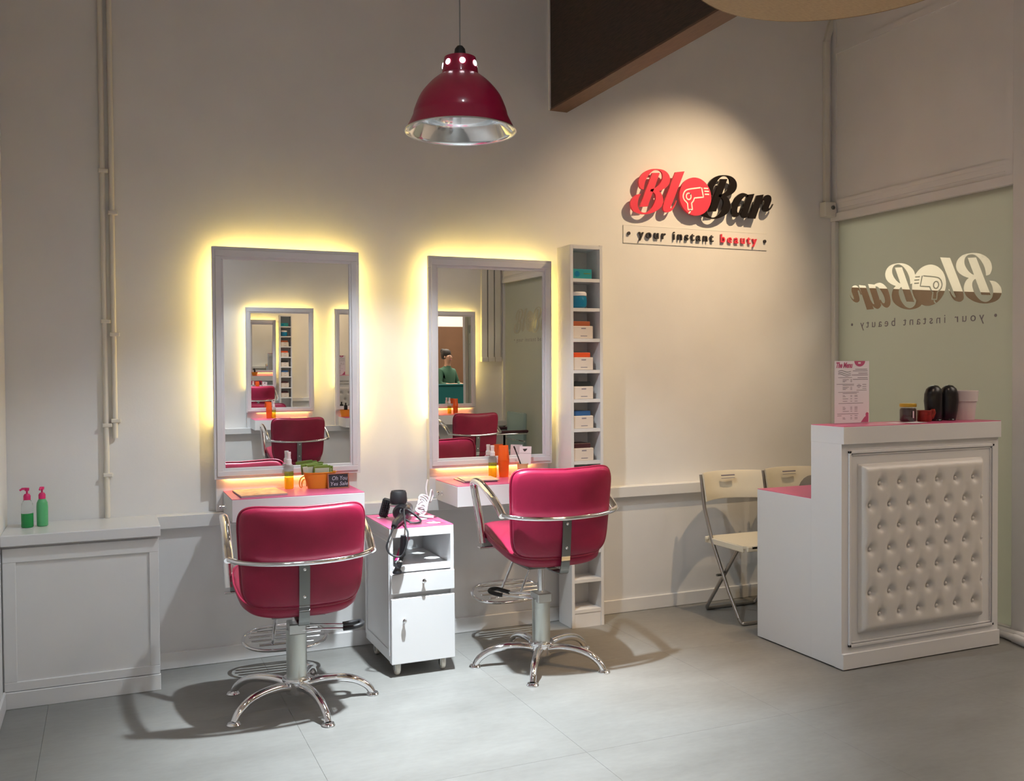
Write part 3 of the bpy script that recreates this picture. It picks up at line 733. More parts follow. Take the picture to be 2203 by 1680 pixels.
# curling wand dangling at the front
t = thing('curling_wand', 'black curling iron hanging plug down over the trolley opening', 'curling iron', (1.208, 4.10, .50))
MB().tube([(1.228, 4.090, .655), (1.226, 4.092, .60), (1.222, 4.094, .56)], [.013, .016, .015], 14).build('handle', 'black_gloss', t, True, 80)
MB().tube([(1.222, 4.094, .56), (1.212, 4.096, .525), (1.205, 4.098, .50)], [.010, .011, .009], 12).build('barrel', 'black_rubber', t, True, 80)
MB().lathe([(0, 0), (.022, 0), (.022, .006), (.016, .014), (.010, .030), (0, .030)], (1.200, 4.098, .484), 16).build('plug', 'hair_plug', t, True, 50)
MB().lathe([(.0105, 0), (.012, .002), (.012, .006), (.0105, .008)], (1.214, 4.0955, .533), 14).build('band', 'satin_steel', t, True)
# comb brush standing at the back
t = thing('hair_brush', 'black bristle brush leaning behind the hair dryer', 'brush', (1.225, 4.44, .684))
mt = Matrix.Translation((1.228, 4.44, .688)) @ Matrix.Rotation(.28, 4, 'Y')
b_ = MB().box(-.022, .022, -.010, .010, 0, .095, .008)
MB().add(b_, mt).build('head', 'black_rubber', t, True)
br = MB()
for i in range(4):
    for j in range(8): br.cyl((-.016+.0105*i, -.010, .012+.0105*j), .0016, -.016, .0, 5, 'Y')
MB().add(br, mt).build('bristles', 'black_gloss', t, True)
# pink straightener inside the opening
t = thing('hair_straightener', 'dark pink hair straightener leaning in the trolley opening', 'hair straightener', (1.24, 4.17, .504))
MB().tube([(1.213, 4.150, .521), (1.252, 4.195, .572), (1.290, 4.24, .618)], [.014, .016, .014], 12, flat=((0, 0, 1), .8)).build('body', 'pump_pink', t, True, 80)
MB().tube([(1.203, 4.140, .515), (1.213, 4.150, .521)], [.009, .014], 10).build('tip', 'black_rubber', t, True)
# coiled white cable
t = thing('coiled_cable', 'bundle of coiled white cable with plug on the trolley top', 'cable', (1.425, 4.42, .684))
pts = []
for k in range(140):
    a = k/140*2*PI*7; u = k/139
    j = math.sin(k*.9)*.003+math.sin(k*.37)*.004
    pts.append((1.405+.045*u+(.024+j)*math.cos(a), 4.385+.075*u+.020*math.sin(a)*.6+j, .710+.056*u+(.020+j)*math.sin(a)))
pts += crom3([pts[-1], (1.50, 4.50, .80), (1.515, 4.52, .77), (1.49, 4.50, .74), (1.475, 4.51, .80), (1.50, 4.56, .845)], 6)[1:]
MB().tube(pts, .0042, 7).build('cord', 'cable_white', t, True, 80)
MB().tube([(1.395, 4.37, .694), (1.425, 4.330, .691), (1.450, 4.322, .690)], [.005, .009, .008], 10).build('plug', 'cable_white', t, True, 80)
for dx in (-.006, .006): MB().tube([(1.450+.001, 4.322+dx, .690), (1.466, 4.320+dx, .690)], .0022, 8).build('pin', 'chrome', t, True)

# ------------------------------------------------------------------ things on the tables
ZT = .8305
def spray_bottle(label, x, y, lower, upper, h=1., loc_rz=0):
    t = thing('spray_bottle', label, 'bottle', (x, y, ZT), loc_rz, 'spray bottles on the tables')
    MB().lathe([(0, 0), (.020, 0), (.0225, .004), (.0225, .055*h), (0, .055*h)], (0, 0, 0), 22).build('oil', lower, t)
    MB().lathe([(0, .0552*h), (.0225, .0552*h), (.0225, .085*h), (0, .085*h)], (0, 0, 0), 22).build('tonic', upper, t)
    MB().lathe([(.0225, .0852*h), (.0225, .108*h), (.018, .118*h), (.011, .124*h), (0, .124*h)], (0, 0, 0), 22).build('neck', 'clear_plastic', t)
    MB().lathe([(0, .122*h), (.0135, .122*h), (.0135, .142*h), (.010, .146*h), (.0095, .166*h), (.0105, .168*h), (.0105, .180*h), (0, .181*h)], (0, 0, 0), 18).build('sprayer', 'sprayer_white', t)
    return t
spray_bottle('yellow and green spray bottle beside the yellow bucket', .812, 4.628, 'oil_yellow', 'tonic_green')
spray_bottle('yellow and green spray bottle beside the orange tube', 1.887, 4.628, 'oil_yellow', 'tonic_green', .95)
spray_bottle('spray bottle on the opposite table in the left mirror', 1.62, OY+.12, 'oil_yellow', 'tonic_green')
spray_bottle('spray bottle on the opposite table in the mirror by the tower', 3.59, OY+.12, 'oil_yellow', 'tonic_green')
def orange_tube(label, x, y):
    t = thing('lotion_tube', label, 'tube', (x, y, ZT), group='orange lotion tubes')
    MB().lathe([(0, 0), (.0255, 0), (.0265, .006), (.0305, .075), (.0320, .088), (0, .088)], (0, 0, 0), 26, sx=1, sy=.75).build('cap', 'orange_plastic', t)
    MB().rings([[(.032*k*math.cos(a), .024*k2*math.sin(a), z) for a in [2*PI*q/24 for q in range(24)]] for k, k2, z in ((1, 1, .0885), (.98, .9, .105), (.90, .6, .140), (.86, .12, .166), (.86, .08, .170))]).build('body', 'orange_plastic', t)
    p = MB().box(-.002, .0015, -.0205, -.0200, .012, .07); p.build('print', 'lid_orange', t)
    return t
orange_tube('bright orange lotion tube in front of the mirror by the tower', 1.948, 4.620)
orange_tube('orange lotion tube on the opposite table in the left mirror', 1.57, OY+.13)
orange_tube('orange lotion tube on the opposite table in the mirror by the tower', 3.66, OY+.13)
# cup with card and pen
t = thing('paper_cup', 'beige paper cup holding a card and pen beside the orange tube', 'cup', (2.050, 4.600, ZT))
MB().lathe([(0, 0), (.0235, 0), (.0295, .066), (.031, .067), (.031, .070), (.0285, .070), (.0225, .004), (0, .004)], (0, 0, 0), 28).build('body', 'cup_beige', t)
t = thing('price_card', 'white folded card with dark emblem standing in the paper cup', 'card', (2.055, 4.598, .84))
mt = Matrix.Translation((2.056, 4.598, .842)) @ Matrix.Rotation(.06, 4, 'Y')
MB().add(MB().box(-.022, .022, -.0006, .0006, 0, .05).box(-.032, .038, -.0006, .0006, .05, .150), mt).build('sheet', 'paper_white', t, True)
MB().add(MB().prism([(-.014, .136), (.014, .138), (.006, .126), (-.004, .122)], -.0012, -.0006, 'XZ'), mt).build('emblem', 'ink_black', t, True)
MB().add(MB().box(-.030, .037, -.0010, -.0006, .112, .1135), mt).build('fold_line', 'ink_grey', t, True)
t = thing('black_pen', 'slim black pen leaning out of the beige paper cup', 'pen', (2.04, 4.59, .84))
MB().tube([(2.060, 4.596, .842), (2.006, 4.585, .965), (1.998, 4.583, .982)], .0035, 8).build('barrel', 'black_rubber', t, True)
MB().tube([(2.000, 4.5835, .978), (1.992, 4.582, .996)], .0045, 8).build('cap', 'black_gloss', t, True)
# magazines
def magazine(name, label, pts, z, th, cover, rzk=0):
    cx = sum(p[0] for p in pts)/4; cy = sum(p[1] for p in pts)/4
    t = thing('magazine', label, 'magazine', (cx, cy, z), group='magazines on the tables')
    MB().prism(pts, z+.0005, z+th-.001, 'XY').build('pages', 'magazine_pages', t, True)
    big = [(cx+(x-cx)*1.015, cy+(y-cy)*1.015) for x, y in pts]
    MB().prism(big, z+th-.001, z+th, 'XY').build('cover', cover, t, True)
    MB().prism(big, z, z+.0006, 'XY').build('back_cover', 'dark_paper', t, True)
    return t
magazine('', 'open patterned magazine on the table with the yellow bucket', [(.555, 4.385), (.765, 4.405), (.745, 4.640), (.545, 4.635)], ZT, .008, 'magazine_cover')
magazine('', 'pale closed magazine on the table with the orange tube', [(1.668, 4.460), (1.848, 4.440), (1.868, 4.615), (1.690, 4.640)], ZT+.0055, .005, 'magazine_cover_pale')
magazine('', 'dark edged magazine under the pale one on the table', [(1.662, 4.465), (1.842, 4.452), (1.855, 4.622), (1.672, 4.645)], ZT, .005, 'magazine_cover_pale')
magazine('', 'magazine on the opposite table in the left mirror', [(1.78, OY+.13), (1.96, OY+.12), (1.95, OY+.34), (1.77, OY+.33)], ZT, .008, 'magazine_cover')
magazine('', 'magazine on the opposite table in the mirror by the tower', [(3.63, OY+.18), (3.83, OY+.16), (3.82, OY+.34), (3.64, OY+.35)], ZT, .008, 'magazine_cover_pale')
# yellow bucket with green sachets, chalkboard
t = thing('oval_bucket', 'mustard yellow oval bucket full of green sachets', 'bucket', (.955, 4.590, ZT))
MB().rings([[(a*math.cos(q), b*math.sin(q), z) for q in [2*PI*k/32 for k in range(32)]] for a, b, z in ((.060, .032, 0), (.080, .044, .075), (.083, .047, .076), (.083, .047, .080), (.078, .042, .080), (.058, .030, .004))]).build('body', 'yellow_bucket', t)
for s in (-1, 1):
    MB().tube([(s*x, 0, z) for x, z in crom([(.076, .062), (.092, .052), (.100, .030), (.096, .010), (.088, .008), (.088, .028), (.082, .042), (.074, .046)], 4)], .0028, 8).build('handle', 'yellow_bucket', t, sharp=80)
sx = [(-.040, .012, -.10, 0), (-.022, .006, -.05, 1), (-.004, .010, .02, 2), (.008, -.006, .0, 3), (.020, .016, .05, 4), (-.055, .0, -.2, 5)]
SL = ['green sachet leaning at the back of the yellow bucket', 'green sachet second from the left in the yellow bucket', 'green sachet standing tallest in the yellow bucket', 'foremost pale labelled sachet in the yellow bucket', 'green sachet at the back right of the yellow bucket', 'grey card leaning at the left rim of the yellow bucket']
for x, y, tl, k in sx:
    t = thing('sachet', SL[k], 'sachet', (.955+x, 4.590+y, ZT+.01), group='sachets in the yellow bucket')
    mt = Matrix.Translation((.955+x, 4.590+y, ZT+.012)) @ Matrix.Rotation(tl, 4, 'Y') @ Matrix.Rotation(.10, 4, 'X')
    w2, h2 = (.042, .112-.004*k) if k < 5 else (.012, .098)
    MB().add(MB().box(-.025 if k < 5 else -.008, .025 if k < 5 else .008, -.002, .002, 0, .06).box(-w2, w2, -.003, .003, .06, h2, .002), mt).build('packet', 'green_pack' if k < 5 else 'pack_label', t, True)
    if k < 5: MB().add(MB().box(-w2+.007, w2-.007, -.0038, -.003, .062, h2-.012), mt).build('label_panel', 'pack_label', t, True)
t = thing('chalkboard_sign', 'small wood framed chalkboard sign in front of the yellow bucket', 'sign', (1.034, 4.530, ZT))
mt = Matrix.Translation((1.034, 4.530, ZT+.0005)) @ Matrix.Rotation(-.14, 4, 'X') @ Matrix.Rotation(-.06, 4, 'Z')
MB().add(MB().box(-.052, .052, -.003, .003, 0, .005).box(-.052, .052, -.003, .003, .069, .074).box(-.052, -.047, -.003, .003, .005, .069).box(.047, .052, -.003, .003, .005, .069), mt).build('frame', 'wood_thin', t, True)
MB().add(MB().box(-.047, .047, -.001, .002, .005, .069), mt).build('slate', 'slate', t, True)
tx = MB(); tx.add(fit_x(text_mb('Oh You', .02, .0002, 1, .2), -.030, .044, .040, .020)); tx.add(fit_x(text_mb('Yes Sale', .02, .0002, 1, .2), -.038, .046, .014, .018))
MB().add(tx, mt @ Matrix.Translation((0, -.0012, 0))).build('chalk_lettering', 'chalk', t, True)
t = thing('oval_bucket', 'yellow bucket on the opposite middle table in the left mirror', 'bucket', (2.38, OY+.17, ZT), PI)
MB().rings([[(a*math.cos(q), b*math.sin(q), z) for q in [2*PI*k/24 for k in range(24)]] for a, b, z in ((.050, .032, 0), (.066, .044, .075), (.062, .042, .075), (.048, .030, .004))]).build('body', 'yellow_bucket', t)
MB().lathe([(0, .004), (.02, .004), (.02, .12), (.008, .13), (.008, .15), (0, .15)], (0, 0, 0), 14).build('handle', 'black_gloss', t)

# pump bottles on the corner cupboard
def pump_bottle(label, x, y, full, turn):
    t = thing('pump_bottle', label, 'bottle', (x, y, .7305), turn, 'green pump bottles on the corner cupboard')
    pr = [(0, 0), (.020, 0), (.023, .004), (.0235, .085), (.022, .103), (.015, .118), (.010, .122), (0, .122)]
    if full: MB().lathe(pr, (0, 0, 0), 24).build('body', 'bottle_green', t)
    else:
        MB().lathe([(0, 0), (.022, 0), (.0245, .004), (.0245, .062), (0, .062)], (0, 0, 0), 24).build('liquid', 'soap_green', t)
        MB().lathe([(.0245, .0622), (.0235, .085), (.022, .103), (.015, .118), (.010, .122), (0, .122)], (0, 0, 0), 24).build('body', 'clear_plastic', t)
    MB().lathe([(0, .120), (.0145, .120), (.0145, .138), (.010, .146), (.004, .148), (.004, .158), (.009, .160), (.010, .172), (0, .174)], (0, 0, 0), 18).build('pump', 'pump_pink', t)
    MB().tube([(0, 0, .168), (-.018, 0, .169), (-.028, 0, .162)], [.006, .005, .004], 8).build('spout', 'pump_pink', t)
pump_bottle('half empty clear pump bottle with dark green soap on the corner cupboard', -.326, 4.585, False, .1)
pump_bottle('full light green pump bottle on the corner cupboard', -.268, 4.600, True, 1.3)

# ------------------------------------------------------------------ pendant lamps
def pendant(label, x, y, z, power):
    t = thing('pendant_lamp', label, 'lamp', (x, y, z), group='magenta dome pendants'); t.scale = (1.12,)*3
    out = [(.195, 0), (.176, .036), (.167, .056), (.161, .080), (.140, .127), (.106, .168), (.076, .193), (.065, .199), (.061, .228), (.056, .258), (.030, .266), (.0, .267)]
    out = crom([out[0], out[1], out[2]], 3)[:-1]+crom([(o[0], o[1]) for o in out[2:7]], 4)[:-1]+out[6:]
    MB().rings([[(max(r, 1e-5)*math.cos(2*PI*q/56), max(r, 1e-5)*math.sin(2*PI*q/56), h) for q in range(56)] for r, h in out], False, False).build('shade', 'lamp_magenta', t, sharp=40)
    inn = [(r-.0035, h) for r, h in out if r > .075 and h < .185]
    inn = [(.195, -.001), (.1915, .0005)]+inn[1:]+[(.060, .196), (.03, .200), (0, .200)]
    rf = MB().rings([[(max(r, 1e-5)*math.cos(2*PI*q/56), max(r, 1e-5)*math.sin(2*PI*q/56), h) for q in range(56)] for r, h in inn], False, False).build('reflector', 'lamp_reflector', t, sharp=40)
    MB().lathe([(.1965, -.003), (.1985, 0), (.1965, .003), (.1935, 0), (.1965, -.003)], (0, 0, 0), 56).build('rim', 'satin_steel', t)
    for k in range(7):  # solid discs, lamplight through the vents put into their glowing material
        a = math.radians(-102.4+360/7*k)
        c = Vector((.0608*math.cos(a), .0608*math.sin(a), .232))
        mt = Matrix.Translation(c) @ Matrix.Rotation(a, 4, 'Z') @ Matrix.Rotation(-.14, 4, 'Y')
        MB().add(MB().lathe([(0, 0), (.0102, 0), (.0102, .0012), (0, .0012)], (0, 0, 0), 16, 'X'), mt).build('vent_glow_disc', 'lamp_hole_glow', t)
    MB().lathe([(0, .262), (.019, .262), (.021, .272), (.018, .290), (.010, .300), (0, .302)], (0, 0, 0), 18).build('cap', 'black_rubber', t)
    MB().cyl((0, 0, 0), .0024, .295, (CEIL-z)/1.12, 8).build('cord', 'strap_steel', t)
    MB().lathe([(0, .198), (.016, .196), (.016, .180), (.022, .165), (.020, .150), (0, .142)], (0, 0, 0), 18).build('bulb', 'bulb_glow', t)
    # the reflector's beam and the bare bulb's wide skirt, cut off by the rim
    light('pendant_beam', 'SPOT', (x, y, z+.150), power, COOL, (x, y, 0), spot_size=math.radians(69), spot_blend=1.0, shadow_soft_size=.035)
    light('pendant_bulb', 'POINT', (x, y, z+.145), power*.095, COOL, shadow_soft_size=.03)
    return t
pendant('magenta dome pendant lamp hanging before the back wall', 1.303, 3.506, 2.349, P_PEND)
pendant('magenta dome pendant lamp reflected at the top of the left mirror', 1.25, .0, 2.43, P_PEND*.3)

# big drum pendant in mid room (only its underside shows)
t = thing('drum_pendant', 'large round beige woven drum shade hanging at the top of the picture', 'lamp', (1.777, 1.914, 2.45))
MB().rings([[(r*math.cos(2*PI*q/72), r*math.sin(2*PI*q/72), h) for q in range(72)] for r, h in ((.396, 0), (.398, .004), (.398, .30), (.394, .30))], False, False).build('shade', 'drum_weave', t, sharp=50)
MB().lathe([(0, .001), (.394, .001), (.394, .005), (0, .005)], (0, 0, 0), 72).build('bottom_panel', 'drum_weave', t)
MB().cyl((0, 0, 0), .004, .005, CEIL-2.45, 8).build('cord', 'strap_steel', t)
# bodies for the unseen added fill lamps, and the track spot bodies
for x, y, p, c in FILL:
    t = thing('fill_light', 'unseen ceiling fill lamp added above the salon floor', 'lamp', (x, y, CEIL), group='added ceiling fill lamps')
    MB().lathe([(.075, -.012), (.085, -.008), (.085, 0), (.070, 0), (.070, -.010), (.075, -.012)], (0, 0, 0), 24).build('ring', 'white_gloss', t)
    MB().lathe([(0, -.004), (.069, -.004), (.069, -.001), (0, -.001)], (0, 0, 0), 24).build('lens', 'bulb_glow', t)
for tx_, ty_, lb_, dx_, dy_ in ((3.62, 3.50, 'ceiling spotlight aimed at the wall sign', -.012, .03), (2.95, 2.70, 'ceiling spotlight aimed at the raised pink chair', -.012, .03)):
  t = thing('track_spotlight', lb_, 'lamp', (tx_, ty_, CEIL), group='ceiling track spotlights')
  MB().cyl((0, 0, 0), .008, -.09, 0, 10).build('stem', 'black_rubber', t)
  MB().tube([(.03, -.05, -.06), (.012, -.02, -.115)], .035, 18).build('head', 'black_rubber', t)

# ------------------------------------------------------------------ wall sign
SS = 1.016/385; SX = 2.776; SZ = 2.300; SY = 4.683
mpw = lambda p: (SX+p[0]*SS, SZ+p[1]*SS)
t = thing('wall_logo_sign', 'pink and black raised lettering sign lit by a spotlight on the back wall', 'sign', (3.28, WY, 2.30))
for k, (ch, polys) in enumerate(LOGO):
    mb = MB()
    for pl in polys: mb.prism([mpw(p) for p in pl], SY-(.004 if ch == 'o' else 0), SY+.012, 'XZ')
    lt = mb.build('letter_disc' if ch == 'o' else 'letter', 'sign_pink' if k < 3 else 'sign_black', t, True, 30)
    if ch == 'o':
        ic = MB()
        for pl in ICON: stroke_mb(ic, pl, 3.0, SY-.0048, SY-.004, mpw, 'XZ')
        ic.build('dryer_icon', 'print_white', lt, True)
    xs_ = [p[0] for pl in polys for p in pl]; ys_ = [p[1] for pl in polys for p in pl]
    cx, cy = mpw(((min(xs_)+max(xs_))/2, (min(ys_)+max(ys_))/2))
    MB().cyl((cx-.01, 0, cy), .004, SY+.010, WY, 8, 'Y').build('standoff_pin', 'satin_steel', t, True)
t = thing('tagline_plaque', 'clear plaque reading your instant beauty under the logo sign', 'sign', (3.265, WY, 2.135))
MB().box(2.753, 3.778, WY-.004, WY-.001, 2.135, 2.238, .0005).build('plate', 'sign_plate', t, True)
bd = MB()
bd.box(2.753, 3.778, WY-.0048, WY-.004, 2.135, 2.1362).box(2.753, 3.778, WY-.0048, WY-.004, 2.2368, 2.238).box(2.753, 2.7542, WY-.0048, WY-.004, 2.135, 2.238)
bd.build('edge', 'silver_card', t, True)
full = text_mb('• your instant beauty •', .07, .006, 1.45, 0, 'LEFT', .0008)
a0, b0, c0, d0 = bounds(full)
kx = (3.765-2.778)/(b0-a0)
def tagword(word, pre, m):
    whole = text_mb('• '+pre+word+'|', .07, .006, 1.45, 0, 'LEFT', .0008)
    # measure the prefix advance by ending each string with a bar
    pa = text_mb('• '+pre+'|', .07, .006, 1.45, 0, 'LEFT', .0008); xs0 = bounds(pa)[1]; pa.bm.free(); whole.bm.free()
    bar = text_mb('|', .07, .006, 1.45, 0, 'LEFT', .0008); bb = bounds(bar); bar.bm.free()
    w_ = text_mb(word, .07, .006, 1.45, 0, 'LEFT', .0008)
    for v in w_.bm.verts:
        x = v.co.x+xs0-bb[1]
        v.co = Vector((2.778+(x-a0)*kx, WY-.012+v.co.y, 2.168+(v.co.z)*kx))
    return w_.build('letter', m, t, True)
for word, pre, m_ in (('your', '', 'ink_black'), ('instant', 'your ', 'ink_black'), ('beauty', 'your instant ', 'sign_pink')):
    for i_, ch_ in enumerate(word): tagword(ch_, pre+word[:i_], m_)
for x in (2.786, 3.757):
    MB().lathe([(0, 0), (.010, 0), (.010, -.010), (0, -.010)], (x, WY-.004, 2.190), 16, 'Y').build('dot', 'ink_black', t, True)

# ------------------------------------------------------------------ reception counter
t = thing('reception_counter', 'white stepped reception counter with tufted front and pink tops', 'counter', (3.61, 3.65, 0))
KX0, KX1, KY0, KY1 = 3.104, 4.118, 3.345, 3.962
box_o('desk_body', 'white_gloss', t, KX0, KX1, 3.556, KY1, .006, .774, .001)
box_o('tall_body', 'white_gloss', t, KX0, KX1, 3.362, 3.5565, .006, 1.127, .001)
box_o('desk_top', 'pink_laminate', t, KX0+.001, KX1-.001, 3.557, KY1-.001, .774, .777)
box_o('bar_top', 'pink_laminate', t, KX0+.001, KX1+.001, 3.338, 3.555, 1.130, 1.133)
box_o('bar_lip', 'white_gloss', t, KX0-.001, KX1+.004, 3.337, 3.5568, 1.050, 1.130, .001)
box_o('base_lip', 'white_gloss', t, KX0-.0005, KX1+.002, 3.340, 3.40, .004, .078, .002)
f = MB()
f.box(KX0, KX1, 3.352, 3.363, .078, 1.050)
f.build('front_board', 'white_gloss', t, True)
mo = MB()
ax0, ax1, az0, az1 = 3.142, 4.080, .105, 1.018
for q, wd in ((0, .012), (.016, .006)):
    a0_, a1_, z0_, z1_ = ax0+q, ax1-q, az0+q, az1-q; dp = .010 if q == 0 else .005
    mo.box(a0_, a1_, 3.352-dp, 3.353, z0_, z0_+wd, .001).box(a0_, a1_, 3.352-dp, 3.353, z1_-wd, z1_, .001)
    mo.box(a0_, a0_+wd, 3.352-dp, 3.353, z0_, z1_, .001).box(a1_-wd, a1_, 3.352-dp, 3.353, z0_, z1_, .001)
mo.build('panel_moulding', 'white_gloss', t, True)
# tufted pad: height field with button dimples
px0, px1, pz0, pz1 = 3.200, 4.000, .162, .955
bx = []
for r in range(7):
    z = .862-r*.1023
    n = 6 if r % 2 == 0 else 7
    for k in range(n):
        x = (3.317 if n == 6 else 3.256)+k*.1212
        bx.append((x, z))
mb = MB(); NX, NZ = 110, 110
grid = []
for j in range(NZ+1):
    row = []
    for i in range(NX+1):
        x = px0+(px1-px0)*i/NX; z = pz0+(pz1-pz0)*j/NZ
        e = min(x-px0, px1-x, z-pz0, pz1-z); h = .034*(1-max(0, 1-e/.040)**2.4)
        dd = 0
        for (bx_, bz_) in bx:
            q = ((x-bx_)**2+(z-bz_)**2)
            if q < .006: dd += .020*math.exp(-q/.00042)+.007*math.exp(-(((x-bx_)**2)/.0003+max(0, z-bz_)**2/.003+ (0 if z > bz_ else (z-bz_)**2/.0004)))
        row.append(mb.bm.verts.new((x, 3.352-max(.001, h-dd*min(1, e/.03)), z)))
    grid.append(row)
for j in range(NZ):
    for i in range(NX): mb.bm.faces.new((grid[j][i], grid[j][i+1], grid[j+1][i+1], grid[j+1][i]))
pad = mb.build('tufted_pad', 'pad_leather', t, True, 80)
bme = MB().lathe([(0, 0), (.0075, 0), (.0075, -.003), (.005, -.006), (0, -.007)], (0, 0, 0), 10, 'Y').mesh('button'); bme.materials.append(M['pad_leather'])
for x, z in bx:
    o = bpy.data.objects.new('button', bme); C.objects.link(o); o.parent = pad; o.location = (x-3.61, 3.352-.016-3.65, z)

# things on the counter
ZC = 1.1335
t = thing('menu_stand', 'upright white menu card standing on the pink bar top', 'menu', (3.322, 3.520, ZC))
MB().box(-.112, .112, -.0015, .0015, 0, .305).build('acrylic_sheet', 'acrylic', t)
MB().box(-.108, .108, -.0025, -.0016, .002, .302).build('card', 'paper_white', t)
MB().box(-.11, .11, -.03, .03, 0, .002).build('foot', 'acrylic', t)
pr = MB()
def bar(mb, x0, x1, z, h=.0022): mb.box(x0, x1, -.0030, -.0025, z-h/2, z+h/2)
for z, a, b in ((.262, .02, .095), (.254, .005, .098), (.243, .04, .098), (.234, -.002, .1), (.221, .035, .098), (.213, .005, .1)): bar(pr, a, b, z, .0028)
z = .222
for a, b, dz in ((-.086, .0, 0), (-.058, -.02, .010), (-.058, -.035, .006), (-.058, -.045, .005), (-.096, .012, .011), (-.058, .012, .006), (-.058, -.02, .009), (-.058, -.03, .006), (-.058, -.04, .005), (-.086, .042, .013), (-.058, .03, .006), (-.058, -.045, .010), (-.058, -.04, .006), (-.058, -.025, .010), (-.058, -.03, .012), (-.084, .070, .010), (-.058, -.045, .018), (-.058, -.04, .006), (-.058, -.042, .006), (-.058, -.02, .009), (-.092, .04, .012), (-.092, -.066, .009), (-.058, -.045, .010), (-.058, -.042, .006)):
    z -= dz; bar(pr, a, b, z)
    if b < -.015: bar(pr, -.010, 0., z); 
    if z < .135 and b < -.015: bar(pr, .016, .034, z)
for k in range(3): bar(pr, .065, .090, .188-k*.010)
bar(pr, .036, .052, .188); bar(pr, .030, .058, .181, .004); bar(pr, .036, .050, .173); bar(pr, .028, .092, .160)
pr.build('small_print', 'ink_grey', t)
ti = fit_x(text_mb('The Menu', .03, .0003, 1, .35, 'LEFT', .0012), -.098, .004, .268, .028)
for v in ti.bm.verts: v.co.y -= .0028
ti.build('title', 'ink_pink', t)
half = [(.048+.034*math.cos(PI+PI*k/20), .302+.027*math.sin(PI+PI*k/20)) for k in range(21)]
ba = MB().prism(half, -.0031, -.0026, 'XZ').build('pink_badge', 'ink_pink', t)
MB().box(.038, .054, -.0035, -.0031, .289, .296).build('badge_mark', 'print_white', ba)
MB().prism([(.055, .003), (.104, .003), (.104, .048), (.094, .052), (.086, .046), (.086, .032), (.078, .028)], -.0031, -.0026, 'XZ').build('pink_corner', 'ink_pink', t)
wv = MB()
for q, zz in enumerate((.252, .243, .236)):
    pl = [(-.086+.078*k/16, zz+.004*math.sin(k/16*2*PI+q*.3)-.002*q*(k/16)) for k in range(17)]
    stroke_mb(wv, pl, .0018, -.0031, -.0026, lambda p: p, 'XZ')
wv.build('wave_drawing', 'ink_black', t)

t = thing('jam_jar', 'glass jar with yellow lid on the bar top beside the red pot', 'jar', (3.640, 3.475, ZC))
MB().lathe([(0, .002), (.034, .002), (.038, .008), (.038, .060), (.034, .068), (0, .068)], (0, 0, 0), 24).build('contents', 'jam', t)
MB().lathe([(0, 0), (.037, 0), (.041, .006), (.041, .062), (.036, .072), (.034, .078)], (0, 0, 0), 24).build('glass', 'acrylic', t)
MB().lathe([(0, .074), (.038, .074), (.040, .076), (.040, .088), (.037, .091), (0, .091)], (0, 0, 0), 24).build('lid', 'gold_lid', t)
MB().box(-.012, -.004, -.0425, -.041, .02, .055).build('label_strip', 'flyer', t)
t = thing('clay_pot', 'small red clay candle pot in front of the black figures', 'pot', (3.722, 3.450, ZC))
MB().lathe([(0, 0), (.030, 0), (.034, .006), (.034, .050), (.036, .054), (.033, .056), (.030, .050), (.028, .010), (0, .008)], (0, 0, 0), 24).build('body', 'red_clay', t)
MB().tube([(.030, 0, .010), (.047, 0, .022), (.055, -.005, .045), (.052, -.005, .060)], [.008, .014, .012, .010], 10).build('handle', 'red_clay', t, sharp=80)
def black_vase(label, x, y, rz, k):
    t = thing('black_vase', label, 'vase', (x, y, ZC), rz, 'matching black figures')
    prof = [(.030, 0), (.036, .006), (.041, .05), (.044, .10), (.043, .135), (.036, .160), (.020, .176), (0, .180)]
    MB().rings([[(r*math.cos(a)*1.12+(-k*.012*(1-(h/.18-.55)**2*3)), r*math.sin(a)*.85, h) for a in [2*PI*q/28 for q in range(28)]] for r, h in [(max(r, .0006), h) for r, h in prof]]).build('body', 'black_gloss', t, sharp=80)
    MB().lathe([(0, 0), (.034, 0), (.036, .004), (.034, .008), (0, .008)], (0, 0, 0), 24).build('base', 'sign_black', t)
black_vase('left of the two matching black rounded figures on the bar top', 3.826, 3.480, 0, 1)
black_vase('right black rounded figure next to the white pot on the bar top', 3.918, 3.480, 0, -.6)
t = thing('white_pot', 'white tapered plant pot at the right end of the bar top', 'pot', (4.035, 3.485, ZC))
MB().lathe([(0, 0), (.048, 0), (.058, .095), (.062, .096), (.067, .148), (.064, .150), (.060, .148), (.046, .006), (0, .006)], (0, 0, 0), 32).build('body', 'white_pot', t)
MB().lathe([(.0590, .094), (.0635, .095), (.0640, .099), (.0600, .100)], (0, 0, 0), 32).build('ridge', 'white_pot', t)
for k, (x, y, rz, lb) in enumerate(((3.52, 3.43, .3, 'pink edged flyer lying on the bar top beside the menu'), (3.60, 3.40, .15, 'pale flyer lying near the bar edge in front of the jar'))):
    o = MB().box(-.055, .055, -.035, .035, 0, .0008).build('flyer', 'flyer' if k == 0 else 'paper_white')
    o.location = (x, y, ZC+k*.0012); o.rotation_euler = (0, 0, rz); tag(o, lb, 'flyer', 'flyers on the counter')

